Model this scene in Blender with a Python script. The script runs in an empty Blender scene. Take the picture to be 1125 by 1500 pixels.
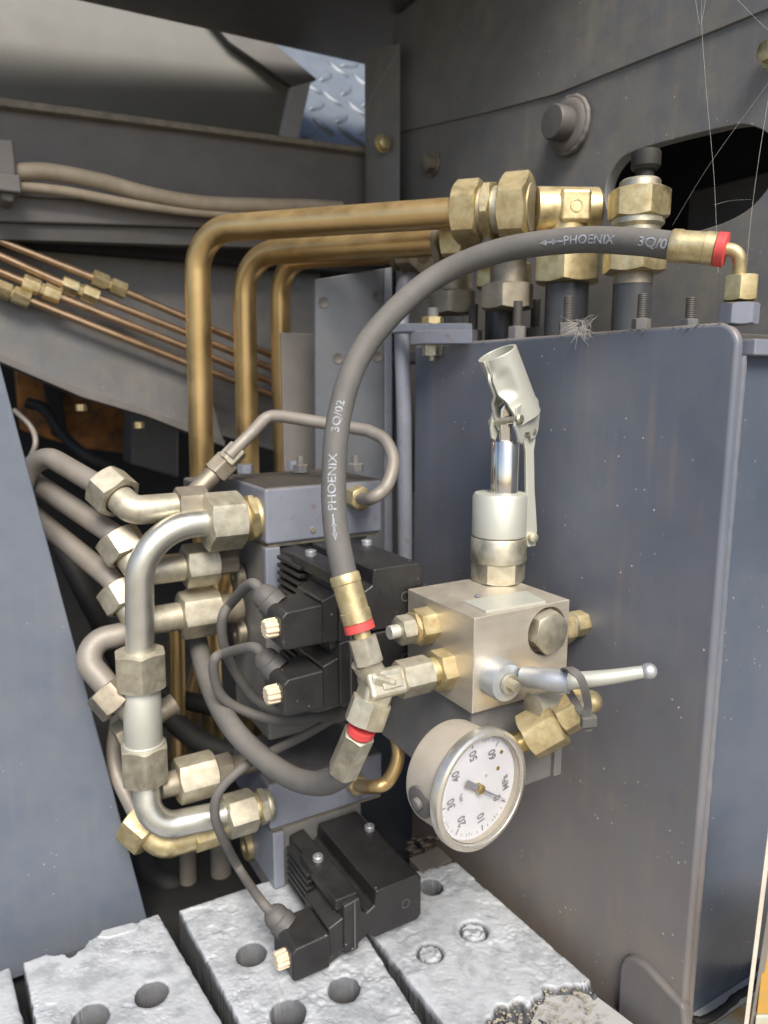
import bpy, bmesh, math, random
from mathutils import Vector as V, noise

random.seed(7)
R = math.radians
sc = bpy.context.scene
# ------------------------------------------------------------------ camera, sky, sun, exposure
F, CX, CY, PITCH = 1085.0, 562.5, 750.0, R(10)
cd = bpy.data.cameras.new('camera'); cam = bpy.data.objects.new('camera', cd); sc.collection.objects.link(cam)
cam.location = (0, 0, 0); cam.rotation_euler = (R(90) - PITCH, 0, 0)
cd.sensor_fit = 'VERTICAL'; cd.sensor_height = 36; cd.lens = F / 1500 * 36
cd.clip_start = 0.01; cd.clip_end = 500
cd.dof.use_dof = True; cd.dof.focus_distance = 0.40; cd.dof.aperture_fstop = 9
sc.camera = cam
SUN_EL, SUN_AZ = R(47), R(168)      # azimuth clockwise from +Y (north)
w = bpy.data.worlds.new('World'); sc.world = w; w.use_nodes = True
nt = w.node_tree; sky = nt.nodes.new('ShaderNodeTexSky'); sky.sky_type = 'NISHITA'; sky.sun_disc = False
sky.sun_elevation = SUN_EL; sky.sun_rotation = SUN_AZ; sky.air_density = 1.0; sky.dust_density = 2.5; sky.ozone_density = 1.0
bg = nt.nodes['Background']; bg.inputs[1].default_value = 0.10
nt.links.new(sky.outputs[0], bg.inputs[0])
sl = bpy.data.lights.new('sun', 'SUN'); sun = bpy.data.objects.new('sun', sl); sc.collection.objects.link(sun)
sl.energy = 2.9; sl.angle = R(28); sl.color = (1.0, 0.92, 0.80)
sd = V((math.sin(SUN_AZ) * math.cos(SUN_EL), math.cos(SUN_AZ) * math.cos(SUN_EL), math.sin(SUN_EL)))
sun.rotation_euler = sd.to_track_quat('Z', 'Y').to_euler(); sun.location = sd * 5
sc.view_settings.view_transform = 'Standard'; sc.view_settings.look = 'None'
sc.view_settings.gamma = 1; sc.view_settings.use_curve_mapping = False; sc.view_settings.exposure = 0.85
sc.render.engine = 'CYCLES'; sc.cycles.use_denoising = True; sc.cycles.max_bounces = 8
# ------------------------------------------------------------------ geometry of the place
RT = V((1, 0, 0)); FW = V((0, math.cos(PITCH), -math.sin(PITCH))); UP = V((0, math.sin(PITCH), math.cos(PITCH)))
YAW = R(30.5)
A = V((-math.sin(YAW), math.cos(YAW), 0)); B = V((math.cos(YAW), math.sin(YAW), 0)); Z = V((0, 0, 1))
def ray(x, y): return FW + RT * ((x - CX) / F) - UP * ((y - CY) / F)
def PV(x, y, Y): r = ray(x, y); return r * (Y / r.y)
S = .9375
def PS(x, y, Y): return PV(x, y, Y * S)
def PZ(x, y, z): r = ray(x, y); return r * (z / r.z)
def PL(x, y, p0, n): r = ray(x, y); return r * (p0.dot(n) / r.dot(n))
def proj(p): d = p.dot(FW); return (CX + F * p.dot(RT) / d, CY - F * p.dot(UP) / d)
def tx(p, d, x): k = (x - CX) / F; return (k * p.dot(FW) - p.dot(RT)) / (d.dot(RT) - k * d.dot(FW))
def ty(p, d, y): k = (CY - y) / F; return (k * p.dot(FW) - p.dot(UP)) / (d.dot(UP) - k * d.dot(FW))
def sz(px, Y): return px * Y / F
ZF = -0.364                                   # top of the grey slabs
PP = V((0.111, 0.437, 0)) + B * .010                     # a point of the tank's front plate plane
WP = PP + B * 0.115                           # a point of the tower wall plane
VP_ = PV(390, 760, 0.482)                     # a point of the valve blocks' front plane

# ------------------------------------------------------------------ mesh helpers
class MB:
    def __init__(s): s.v = []; s.f = []
    def add(s, vs, fs):
        o = len(s.v); s.v += [V(p) for p in vs]; s.f += [tuple(i + o for i in f) for f in fs]; return s
    def box(s, p, ax, ay, az):
        c = [p, p + ax, p + ax + ay, p + ay]; c += [q + az for q in c]
        fs = [(0, 3, 2, 1), (4, 5, 6, 7), (0, 1, 5, 4), (1, 2, 6, 5), (2, 3, 7, 6), (3, 0, 4, 7)]
        if ax.cross(ay).dot(az) < 0: fs = [f[::-1] for f in fs]
        return s.add(c, fs)
    def prism(s, pts, ext):
        n = len(pts); nn = V((0, 0, 0))
        for i in range(n): nn += pts[i].cross(pts[(i + 1) % n])
        if nn.dot(ext) > 0: pts = pts[::-1]
        vs = list(pts) + [p + ext for p in pts]
        fs = [tuple(range(n)), tuple(range(2 * n - 1, n - 1, -1))] + [(i, i + n, (i + 1) % n + n, (i + 1) % n)[::1] for i in range(n)]
        return s.add(vs, fs)
    def lathe(s, p, ax, prof, seg=28, cap=True):
        ax = ax.normalized(); u, v = basis(ax); vs = []; fs = []
        for (t, r) in prof:
            for k in range(seg):
                a = 2 * math.pi * k / seg; vs.append(p + ax * t + (u * math.cos(a) + v * math.sin(a)) * r)
        n = len(prof)
        for i in range(n - 1):
            for k in range(seg):
                k2 = (k + 1) % seg; fs.append((i * seg + k, i * seg + k2, (i + 1) * seg + k2, (i + 1) * seg + k))
        if cap:
            fs.append(tuple(range(seg))[::-1]); fs.append(tuple(range((n - 1) * seg, n * seg)))
        return s.add(vs, fs)
    def hexn(s, p, ax, ap, L, rot=0, bore=0, ch0=True, ch1=True, sub=8):
        """hexagon with turned chamfers; a flat faces the camera when rot = 0"""
        ax = ax.normalized(); c = p + ax * L / 2; u = -c; u = (u - ax * u.dot(ax)).normalized(); v = ax.cross(u)
        n = 6 * sub; rc = ap * 0.965; vs = []; fs = []
        def rh(a):
            m = (a + math.pi / 6) % (math.pi / 3) - math.pi / 6
            return min(ap / math.cos(m), ap * 1.128)
        rings = []
        for (t, sgn, ch) in ((0, 1, ch0), (L, -1, ch1)):
            ra = []; rb = []
            for k in range(n):
                a = 2 * math.pi * k / n; d = u * math.cos(a + R(rot)) + v * math.sin(a + R(rot)); h = rh(a)
                r0 = rc if ch else h * .985
                ra.append(p + ax * t + d * r0); rb.append(p + ax * (t + sgn * (h - r0) * .55) + d * h)
            rings.append((ra, rb))
        seq = [rings[0][0], rings[0][1], rings[1][1], rings[1][0]]
        for q in seq: vs += q
        for i in range(3):
            for k in range(n):
                k2 = (k + 1) % n; fs.append((i * n + k, i * n + k2, (i + 1) * n + k2, (i + 1) * n + k))
        if bore:
            for t, off in ((0, 0), (L, 3 * n)):
                o = len(vs)
                for dd in (0, 0.6):
                    for k in range(n):
                        a = 2 * math.pi * k / n + R(rot); vs.append(p + ax * (t + (1 if t == 0 else -1) * dd * ap * .3) + (u * math.cos(a) + v * math.sin(a)) * bore)
                for k in range(n):
                    k2 = (k + 1) % n
                    f1 = (off + k2, off + k, o + k, o + k2); f2 = (o + k2, o + k, o + n + k, o + n + k2)
                    fs += [f1, f2] if t == 0 else [f1[::-1], f2[::-1]]
        else:
            fs.append(tuple(range(n))[::-1]); fs.append(tuple(range(3 * n, 4 * n)))
        return s.add(vs, fs)
    def sweep(s, pts, r, seg=20, cap=True):
        rs = r if isinstance(r, (list, tuple)) else [r] * len(pts)
        T = []
        for i in range(len(pts)):
            a = pts[max(i - 1, 0)]; b = pts[min(i + 1, len(pts) - 1)]; T.append((b - a).normalized())
        u, _ = basis(T[0]); vs = []; fs = []
        for i, p in enumerate(pts):
            u = (u - T[i] * u.dot(T[i])).normalized(); v = T[i].cross(u)
            for k in range(seg):
                a = 2 * math.pi * k / seg; vs.append(p + (u * math.cos(a) + v * math.sin(a)) * rs[i])
        for i in range(len(pts) - 1):
            for k in range(seg):
                k2 = (k + 1) % seg; fs.append((i * seg + k, i * seg + k2, (i + 1) * seg + k2, (i + 1) * seg + k))
        if cap:
            n = len(pts); fs.append(tuple(range(seg))[::-1]); fs.append(tuple(range((n - 1) * seg, n * seg)))
        return s.add(vs, fs)
    def ball(s, c, r, seg=20, rings=12, sc3=(1, 1, 1)):
        vs = [c + V((0, 0, r * sc3[2]))]; fs = []
        for i in range(1, rings):
            t = math.pi * i / rings
            for k in range(seg):
                a = 2 * math.pi * k / seg; vs.append(c + V((r * math.sin(t) * math.cos(a) * sc3[0], r * math.sin(t) * math.sin(a) * sc3[1], r * math.cos(t) * sc3[2])))
        vs.append(c - V((0, 0, r * sc3[2]))); L = len(vs) - 1
        for k in range(seg):
            k2 = (k + 1) % seg; fs.append((0, 1 + k, 1 + k2)); fs.append((L, 1 + (rings - 2) * seg + k2, 1 + (rings - 2) * seg + k))
            for i in range(rings - 2): fs.append((1 + i * seg + k, 1 + (i + 1) * seg + k, 1 + (i + 1) * seg + k2, 1 + i * seg + k2))
        return s.add(vs, fs)
def basis(ax):
    t = V((0, 0, 1)) if abs(ax.z) < .9 else V((1, 0, 0)); u = t.cross(ax).normalized(); return u, ax.cross(u)
def fillet(pts, r, n=10):
    out = [pts[0]]
    for i in range(1, len(pts) - 1):
        p = pts[i]; a = (pts[i - 1] - p); b = (pts[i + 1] - p); rr = r[i - 1] if isinstance(r, (list, tuple)) else r
        ang = a.angle(b); d = min(rr / max(math.tan(ang / 2), 1e-3), a.length * .49, b.length * .49)
        a0 = p + a.normalized() * d; b0 = p + b.normalized() * d; k = 4 / 3 * math.tan((math.pi - ang) / 4) * math.tan(ang / 2)
        c1 = a0.lerp(p, k); c2 = b0.lerp(p, k)
        for j in range(n + 1):
            t = j / n; out.append(a0 * (1 - t) ** 3 + c1 * 3 * t * (1 - t) ** 2 + c2 * 3 * t * t * (1 - t) + b0 * t ** 3)
    out.append(pts[-1]); return out
def spline(pts, n=14):
    q = [pts[0] * 2 - pts[1]] + list(pts) + [pts[-1] * 2 - pts[-2]]; out = []
    for i in range(1, len(q) - 2):
        for j in range(n):
            t = j / n; out.append(0.5 * ((2 * q[i]) + (q[i + 1] - q[i - 1]) * t + (2 * q[i - 1] - 5 * q[i] + 4 * q[i + 1] - q[i + 2]) * t * t + (-q[i - 1] + 3 * q[i] - 3 * q[i + 1] + q[i + 2]) * t ** 3))
    out.append(pts[-1]); return out
def pxl(l): return [PV(*p) for p in l]

def mkobj(name, m, mat, base, parent=None, bevel=0, ang=38, solid=0, segs=2):
    me = bpy.data.meshes.new(name); me.from_pydata([tuple(p - base) for p in m.v], [], m.f); me.validate(); me.update()
    me.materials.append(MT[mat] if isinstance(mat, str) else mat)
    o = bpy.data.objects.new(name, me); sc.collection.objects.link(o)
    bmx = bmesh.new(); bmx.from_mesh(me); bmesh.ops.recalc_face_normals(bmx, faces=bmx.faces); bmx.to_mesh(me); bmx.free()
    me.shade_smooth(); me.set_sharp_from_angle(angle=R(ang))
    if solid:
        sm = o.modifiers.new('thickness', 'SOLIDIFY'); sm.thickness = solid; sm.offset = 0
    if bevel:
        b = o.modifiers.new('bevel', 'BEVEL'); b.width = bevel; b.segments = segs; b.limit_method = 'ANGLE'; b.angle_limit = R(40); b.harden_normals = True
    if parent is not None: o.parent = parent
    return o
BASE = {}
def thing(name, label, cat, base, group=None):
    o = bpy.data.objects.new(name, None); sc.collection.objects.link(o); o.empty_display_size = .01
    o.location = base; o['label'] = label; o['category'] = cat
    if group: o['group'] = group
    BASE[o] = V(base); return o
def part(root, name, m, mat, under=None, label=None, **k):
    o = mkobj(name, m, mat, BASE[root], under or root, **k)
    if label: o['label'] = label
    return o
def solo(name, label, cat, m, mat, group=None, kind=None, **k):
    n = len(m.v); c = V((sum(p.x for p in m.v) / n, sum(p.y for p in m.v) / n, min(p.z for p in m.v)))
    o = mkobj(name, m, mat, c, **k); o.location = c
    if kind: o['kind'] = kind
    if label: o['label'] = label
    if cat: o['category'] = cat
    if group: o['group'] = group
    BASE[o] = c; return o
def textmesh(body, size, sub=0):
    cu = bpy.data.curves.new('glyphs', 'FONT'); cu.body = body; cu.size = size; cu.align_x = 'CENTER'; cu.align_y = 'CENTER'; cu.resolution_u = 3; cu.offset = size * .018
    o = bpy.data.objects.new('glyphs', cu); sc.collection.objects.link(o); bpy.context.view_layer.update()
    me = bpy.data.meshes.new_from_object(o.evaluated_get(bpy.context.evaluated_depsgraph_get()))
    bpy.data.objects.remove(o); bm = bmesh.new(); bm.from_mesh(me); bmesh.ops.triangulate(bm, faces=bm.faces)
    if sub:
        bmesh.ops.subdivide_edges(bm, edges=bm.edges, cuts=sub, use_grid_fill=True); bmesh.ops.triangulate(bm, faces=bm.faces)
    bm.verts.index_update(); r = ([v.co.copy() for v in bm.verts], [tuple(v.index for v in f.verts) for f in bm.faces]); bm.free(); bpy.data.meshes.remove(me); return r

# ------------------------------------------------------------------ materials
MT = {}
def mat(name, base, metal=0.0, rough=0.4, base2=None, nscale=60, dust=0.0, dustcol=(.24, .205, .16), updust=0.0, bump=0.0, bscale=900, speck=0.0, speckcol=(.6, .58, .52), rust=0.0, rvar=.12, coat=0.0, lowdust=0.0, runs=0.0, wave=0.0, stretch=None, contrast=(.35, .7)):
    m = bpy.data.materials.new(name); m.use_nodes = True; t = m.node_tree; N = t.nodes; L = t.links; b = N['Principled BSDF']
    tc = N.new('ShaderNodeTexCoord'); co = tc.outputs['Object']
    geo = N.new('ShaderNodeNewGeometry')
    oi = N.new('ShaderNodeObjectInfo'); ad = N.new('ShaderNodeVectorMath'); ad.operation = 'ADD'
    sca = N.new('ShaderNodeVectorMath'); sca.operation = 'SCALE'; cmb = N.new('ShaderNodeCombineXYZ')
    for i in range(3): L.new(oi.outputs['Random'], cmb.inputs[i])
    L.new(cmb.outputs[0], sca.inputs[0]); sca.inputs['Scale'].default_value = 3.7
    L.new(co, ad.inputs[0]); L.new(sca.outputs[0], ad.inputs[1]); co = ad.outputs[0]
    if stretch:
        mp = N.new('ShaderNodeMapping'); mp.inputs['Scale'].default_value = stretch; L.new(co, mp.inputs[0]); cs = mp.outputs[0]
    else: cs = co
    def nz(scale, detail=5, rg=.6, c=None):
        n = N.new('ShaderNodeTexNoise'); n.inputs['Scale'].default_value = scale; n.inputs['Detail'].default_value = detail; n.inputs['Roughness'].default_value = rg
        L.new(c or co, n.inputs['Vector']); return n.outputs['Fac']
    def ramp(x, a, c):
        r = N.new('ShaderNodeMapRange'); r.inputs[1].default_value = a; r.inputs[2].default_value = c; r.clamp = True; L.new(x, r.inputs[0]); return r.outputs[0]
    def math_(op, x, y):
        n = N.new('ShaderNodeMath'); n.operation = op; n.use_clamp = True
        for i, q in enumerate((x, y)):
            if isinstance(q, (int, float)): n.inputs[i].default_value = q
            else: L.new(q, n.inputs[i])
        return n.outputs[0]
    def mix(f, c1, c2):
        n = N.new('ShaderNodeMix'); n.data_type = 'RGBA'
        if isinstance(f, (int, float)): n.inputs[0].default_value = f
        else: L.new(f, n.inputs[0])
        for i, q in ((6, c1), (7, c2)):
            if isinstance(q, tuple): n.inputs[i].default_value = (*q, 1)
            else: L.new(q, n.inputs[i])
        return n.outputs[2]
    def fmix(f, x, y):
        n = N.new('ShaderNodeMix'); n.data_type = 'FLOAT'; L.new(f, n.inputs[0])
        for i, q in ((2, x), (3, y)):
            if isinstance(q, (int, float)): n.inputs[i].default_value = q
            else: L.new(q, n.inputs[i])
        return n.outputs[0]
    b2 = base2 or tuple(c * .72 for c in base)
    col = mix(ramp(nz(nscale, c=cs), *contrast), base, b2)
    rg = fmix(nz(nscale * 1.7, c=cs), rough - rvar, rough + rvar); me_ = float(metal)
    if rust:
        rm = math_('MULTIPLY', ramp(nz(90, 6, .7), .60, .68), rust); col = mix(rm, col, (.16, .055, .02)); rg = fmix(rm, rg, .85)
        me_ = fmix(rm, me_, 0.0)
    if dust or updust:
        sp = N.new('ShaderNodeSeparateXYZ'); L.new(geo.outputs['Normal'], sp.inputs[0])
        up = ramp(sp.outputs['Z'], .15, .95)
        n1 = ramp(nz(45, 6, .68), .28, .72); n2 = ramp(nz(420, 3, .7), .3, .75)
        nn = math_('MULTIPLY', n1, fmix(n2, .55, 1.0))
        dm = math_('ADD', math_('MULTIPLY', nn, dust), math_('MULTIPLY', math_('MULTIPLY', up, updust), fmix(n1, .6, 1.0)))
        if runs:
            rmp = N.new('ShaderNodeMapping'); rmp.inputs['Scale'].default_value = (1, 1, .05); L.new(co, rmp.inputs[0])
            rn = math_('MULTIPLY', ramp(nz(150, 4, .6, rmp.outputs[0]), .50, .72), ramp(nz(22, 3, .5), .40, .62))
            dm = math_('ADD', dm, math_('MULTIPLY', rn, runs))
        if lowdust:
            ps = N.new('ShaderNodeSeparateXYZ'); L.new(geo.outputs['Position'], ps.inputs[0])
            dm = math_('ADD', dm, math_('MULTIPLY', math_('MULTIPLY', ramp(ps.outputs['Z'], -.10, -.38), fmix(nz(28, 6, .65), .35, 1.0)), lowdust))
        col = mix(dm, col, dustcol); rg = fmix(dm, rg, .9); me_ = fmix(dm, me_, 0.0)
    if speck:
        vo = N.new('ShaderNodeTexVoronoi'); vo.inputs['Scale'].default_value = 170; L.new(co, vo.inputs['Vector'])
        sm = math_('MULTIPLY', math_('MULTIPLY', ramp(vo.outputs['Distance'], .13, .07), ramp(nz(35, 4), .52, .62)), speck)
        col = mix(sm, col, speckcol)
    L.new(col, b.inputs['Base Color']); L.new(rg, b.inputs['Roughness'])
    if isinstance(me_, float): b.inputs['Metallic'].default_value = me_
    else: L.new(me_, b.inputs['Metallic'])
    if coat: b.inputs['Coat Weight'].default_value = coat; b.inputs['Coat Roughness'].default_value = .2
    if bump:
        bp = N.new('ShaderNodeBump'); bp.inputs['Strength'].default_value = bump; bp.inputs['Distance'].default_value = .0006
        hgt = nz(bscale, 4, .6)
        if wave:
            wn_ = N.new('ShaderNodeMath'); wn_.operation = 'MULTIPLY_ADD'; wn_.inputs[1].default_value = wave; L.new(nz(13, 2, .4), wn_.inputs[0]); L.new(hgt, wn_.inputs[2]); hgt = wn_.outputs[0]
        L.new(hgt, bp.inputs['Height']); L.new(bp.outputs[0], b.inputs['Normal'])
    MT[name] = m; return m
GREY = (.13, .138, .155)
mat('side_paint', (.075, .095, .135), 0, .2, (.06, .08, .115), 20, dust=.12, dustcol=(.2, .18, .15), speck=.5, rvar=.05)
mat('grime', (.03, .028, .025), 0, .7, (.05, .046, .04), 120, dust=.3, dustcol=(.11, .10, .085), bump=.6, bscale=500)
mat('olive_panel', (.125, .127, .117), 0, .55, (.105, .107, .1), 8, dust=.3, dustcol=(.17, .16, .135), bump=.1, bscale=500)
mat('stub_paint', (.045, .05, .06), 0, .28, (.035, .04, .05), 30, dust=.15, dustcol=(.2, .18, .15), updust=.4)
mat('grey_paint', GREY, 0, .36, (.105, .11, .125), 25, dust=.60, dustcol=(.235, .21, .155), runs=.25, updust=.5, bump=.12, bscale=500, speck=.5, rvar=.06)
mat('tank_paint', (.118, .140, .185), 0, .29, (.10, .12, .16), 18, dust=.16, dustcol=(.30, .225, .14), updust=.5, lowdust=.6, runs=.2, wave=22, bump=.10, bscale=420, speck=.8, rvar=.07)
mat('block_paint', (.20, .22, .27), 0, .33, (.165, .18, .225), 30, dust=.14, updust=1.0, dustcol=(.10, .09, .08), bump=.08, rust=.45)
mat('panel_paint', (.115, .14, .185), 0, .34, (.10, .122, .165), 12, dust=.25, dustcol=(.24, .22, .19), runs=.14, wave=18, bump=.1, bscale=500, speck=.4, rvar=.07)
mat('dark_paint', (.075, .073, .072), 0, .5, (.06, .058, .056), 30, dust=.35, dustcol=(.15, .13, .11), bump=.15, speck=.3)
mat('beam_paint', (.13, .125, .125), 0, .5, (.105, .10, .10), 30, dust=.5, dustcol=(.2, .175, .15), bump=.15)
mat('brown_paint', (.06, .045, .04), 0, .6, None, 30, dust=.3, bump=.1)
mat('dusty_edge', (.24, .215, .17), 0, .85, (.15, .135, .11), 120, bump=.5, bscale=300)
mat('tube_brass', (.66, .47, .225), 1.0, .31, (.52, .36, .155), 14, dust=.22, dustcol=(.36, .27, .15), updust=.22, bump=.05, rvar=.08)
mat('tube_copper', (.66, .47, .30), 1.0, .28, (.5, .33, .2), 60, dust=.2, dustcol=(.3, .24, .17))
mat('zinc_yellow', (.72, .62, .37), 1.0, .30, (.44, .34, .16), 130, dust=.42, dustcol=(.30, .25, .16), updust=.35, bump=.12, bscale=600)
mat('zinc_silver', (.62, .59, .48), 1.0, .36, (.40, .365, .27), 130, dust=.42, dustcol=(.30, .28, .235), updust=.3, bump=.1, bscale=600)
mat('zinc_dirty', (.42, .38, .30), 1.0, .4, (.25, .22, .17), 70, dust=.5, dustcol=(.13, .11, .09), updust=.45, bump=.15)
mat('tube_silver', (.66, .66, .61), .95, .30, (.56, .56, .50), 40, dust=.18, dustcol=(.45, .43, .37), bump=.06)
mat('tube_dusty', (.27, .25, .225), .4, .5, (.2, .185, .165), 30, dust=.5, dustcol=(.235, .21, .18), bump=.1)
mat('cable_beige', (.40, .34, .26), 0, .6, (.3, .25, .18), 60, dust=.3, updust=.2, bump=.1)
mat('rubber', (.09, .09, .09), 0, .62, (.072, .072, .071), 40, dust=.42, dustcol=(.18, .165, .145), updust=.42, bump=.35, bscale=1400)
mat('print_white', (.30, .32, .36), 0, .7, (.16, .17, .19), 500, contrast=(.4, .6))
mat('red_ring', (.62, .06, .06), 0, .5, (.5, .05, .05), 60, dust=.12)
mat('plastic_black', (.011, .011, .013), 0, .36, (.016, .016, .018), 60, dust=.26, dustcol=(.08, .073, .062), updust=.08, bump=.3, bscale=900, speck=.35)
mat('plastic_grey', (.06, .06, .062), 0, .45, (.05, .05, .05), 60, dust=.4, dustcol=(.15, .14, .13), updust=.3, bump=.25)
mat('knob_cream', (.62, .54, .40), 0, .5, (.5, .42, .29), 90, dust=.25)
mat('aluminium', (.58, .54, .47), .8, .38, (.52, .47, .39), 40, dust=.30, dustcol=(.42, .37, .29), updust=.15, bump=.12, bscale=900, stretch=(1, 1, 6), rvar=.08)
mat('galvanised', (.55, .56, .51), .6, .45, (.50, .52, .47), 45, dust=.25, dustcol=(.46, .45, .38), updust=.15, bump=.08)
mat('lever_steel', (.52, .55, .58), .8, .42, (.42, .45, .47), 60, dust=.2, dustcol=(.5, .48, .43), bump=.1)
mat('chrome', (.74, .72, .69), 1.0, .12, (.68, .66, .62), 40, dust=.05, rvar=.04)
mat('slate_paint', (.085, .098, .12), 0, .36, (.07, .08, .10), 25, dust=.25, dustcol=(.2, .18, .15), updust=.4, bump=.1, bscale=500)
mat('gauge_case', (.56, .52, .45), .65, .48, (.50, .46, .39), 60, dust=.4, dustcol=(.42, .37, .30), updust=.25, bump=.2, bscale=800)
mat('bezel', (.72, .70, .64), .9, .24, (.62, .59, .51), 50, dust=.22, dustcol=(.5, .45, .37))
mat('dial_white', (.62, .63, .67), 0, .5, (.57, .58, .62), 40)
mat('ink', (.22, .22, .25), 0, .6); mat('ink_grey', (.35, .36, .40), 0, .6)
mat('brass', (.6, .45, .18), 1.0, .35, None, 90, dust=.15)
mat('tread', (.14, .17, .21), .2, .40, (.12, .145, .18), 40, dust=.15)
mat('pale_grey', (.42, .43, .44), 0, .5, (.36, .37, .38), 40, dust=.25)
mat('slab', (.42, .45, .495), 0, .60, (.29, .315, .35), 70, dust=.42, dustcol=(.20, .20, .195), bump=.4, bscale=420, contrast=(.45, .62))
mat('slab_dirt', (.34, .31, .25), 0, .9, (.22, .20, .165), 150, bump=.8, bscale=300)
mat('black', (.012, .012, .012), 0, .7, None, 60, dust=.25, dustcol=(.05, .045, .04))
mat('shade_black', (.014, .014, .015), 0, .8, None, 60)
mat('orange_paint', (.09, .035, .008), 0, .45, (.5, .18, .02), 40, dust=.25, updust=.2)
mat('amber_paint', (.42, .25, .05), 0, .45, (.6, .26, .02), 60, dust=.2)
mat('mottled', (.42, .43, .36), 0, .6, (.5, .3, .08), 60, dust=.5, dustcol=(.3, .28, .24), bump=.4, contrast=(.45, .62))
mat('strip_white', (.62, .59, .52), 0, .6, (.5, .45, .36), 80, dust=.3)
mat('fluff', (.75, .73, .68), 0, .8)
mat('thread', (.62, .6, .55), 0, .6)
mat('ground', (.30, .275, .24), 0, .9, (.24, .22, .19), 2)
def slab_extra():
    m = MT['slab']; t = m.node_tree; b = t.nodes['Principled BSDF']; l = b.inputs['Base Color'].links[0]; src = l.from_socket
    at = t.nodes.new('ShaderNodeAttribute'); at.attribute_name = 'bare_shade'
    mx = t.nodes.new('ShaderNodeMix'); mx.data_type = 'RGBA'; t.links.new(at.outputs['Fac'], mx.inputs[0]); t.links.new(src, mx.inputs[6]); mx.inputs[7].default_value = (.045, .047, .052, 1)  # uncoated body colour, darkened further to paint shade into holes and grooves
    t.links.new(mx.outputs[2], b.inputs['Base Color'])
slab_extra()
def glass_mat():
    m = bpy.data.materials.new('dial_glass'); m.use_nodes = True; t = m.node_tree; t.nodes.clear()
    o = t.nodes.new('ShaderNodeOutputMaterial'); mx = t.nodes.new('ShaderNodeMixShader'); lw = t.nodes.new('ShaderNodeLayerWeight'); fr = t.nodes.new('ShaderNodeMapRange'); fr.inputs[1].default_value = .3; fr.inputs[3].default_value = .05; fr.inputs[4].default_value = .8; t.links.new(lw.outputs['Facing'], fr.inputs[0])
    a = t.nodes.new('ShaderNodeBsdfTransparent'); a.inputs[0].default_value = (.95, .95, .95, 1); g = t.nodes.new('ShaderNodeBsdfGlossy'); g.inputs['Roughness'].default_value = .06
    t.links.new(fr.outputs[0], mx.inputs[0]); t.links.new(a.outputs[0], mx.inputs[1]); t.links.new(g.outputs[0], mx.inputs[2]); t.links.new(mx.outputs[0], o.inputs[0]); MT['dial_glass'] = m
glass_mat()

# ================================================================== the setting and the machine's sheet metal
g = MB().box(V((-30, -30, -1.3)), V((60, 0, 0)), V((0, 60, 0)), V((0, 0, .02)))
solo('ground', None, None, g, 'ground', kind='structure')
# floor of the bay under the slabs
f = MB().box(PZ(0, 1500, ZF - .05) - B * .3 - A * .25 - Z * .01, B * .75, A * .95, Z * .01)
solo('bay_floor', None, None, f, 'black', kind='structure')

# ---- overhead plate
zc = 0.372
bk0 = PZ(80, 0, zc); bk1 = PZ(540, 96, zc); wj = PZ(589, 67, zc)
m = MB().prism([bk0 - B * .25, bk1, bk1 + B * .05, PL(709, 0, WP, -B) * 1, WP - A * .02 + Z * 0, bk0 - B * .25 - A * .30], Z * .006)
pts = [bk0 - B * .25, bk1 + B * .06, V((WP.x, WP.y, 0)) - A * 0.0, bk0 - B * .25 - A * .28]
s_ = (bk1 + B * .06); w0 = V((WP.x, WP.y, zc)) - B * .002
k = (w0 - bk1).dot(A); pr = bk1 + B * (w0 - bk1).dot(B)
pr = bk1 + B * .06
m = MB().prism([bk0 - B * .25, bk1, pr, pr - A * .50, bk0 - B * .25 - A * .35], Z * .006)
t = thing('overhead_plate', 'dark painted steel plate overhead, along the top edge', 'steel plate', bk1)
part(t, 'sheet', m, 'dark_paint', bevel=.001)

# ---- tower wall (right, behind the fittings) with slot, built as a ring of quads round the slot
wn = -B
def W(x, y, off=0): return PL(x, y, WP - B * off, wn)
slot = [(893, 300), (894, 268), (909, 240), (932, 221), (1080, 184), (1106, 184), (1140, 200), (1150, 240), (1140, 268), (1101, 315), (1031, 341), (960, 352), (910, 340)]
slot3 = []
sp = [W(*q) for q in slot]
n = len(sp)
for i in range(n):
    a, b, c = sp[i], sp[(i + 1) % n], sp[(i + 2) % n]
    for j in range(4):
        tt = j / 4; slot3.append(a.lerp(b, .5 + tt / 2).lerp(b.lerp(c, tt / 2), tt))
cen = sum(slot3, V()) / len(slot3)
ux, uz = A, Z
u0 = (W(587, 100) - cen).dot(A); u1 = -0.30; z0 = -.12 - cen.z; z1 = zc - cen.z - .001
m = MB(); vs = []; fs = []
for p in slot3:
    d = V(((p - cen).dot(A), (p - cen).z)); d.normalize()
    tt = min((u0 / d.x if d.x > 1e-6 else 9), (u1 / d.x if d.x < -1e-6 else 9), (z1 / d.y if d.y > 1e-6 else 9), (z0 / d.y if d.y < -1e-6 else 9))
    vs += [p, cen + A * d.x * tt + Z * d.y * tt]
n = len(slot3)
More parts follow.
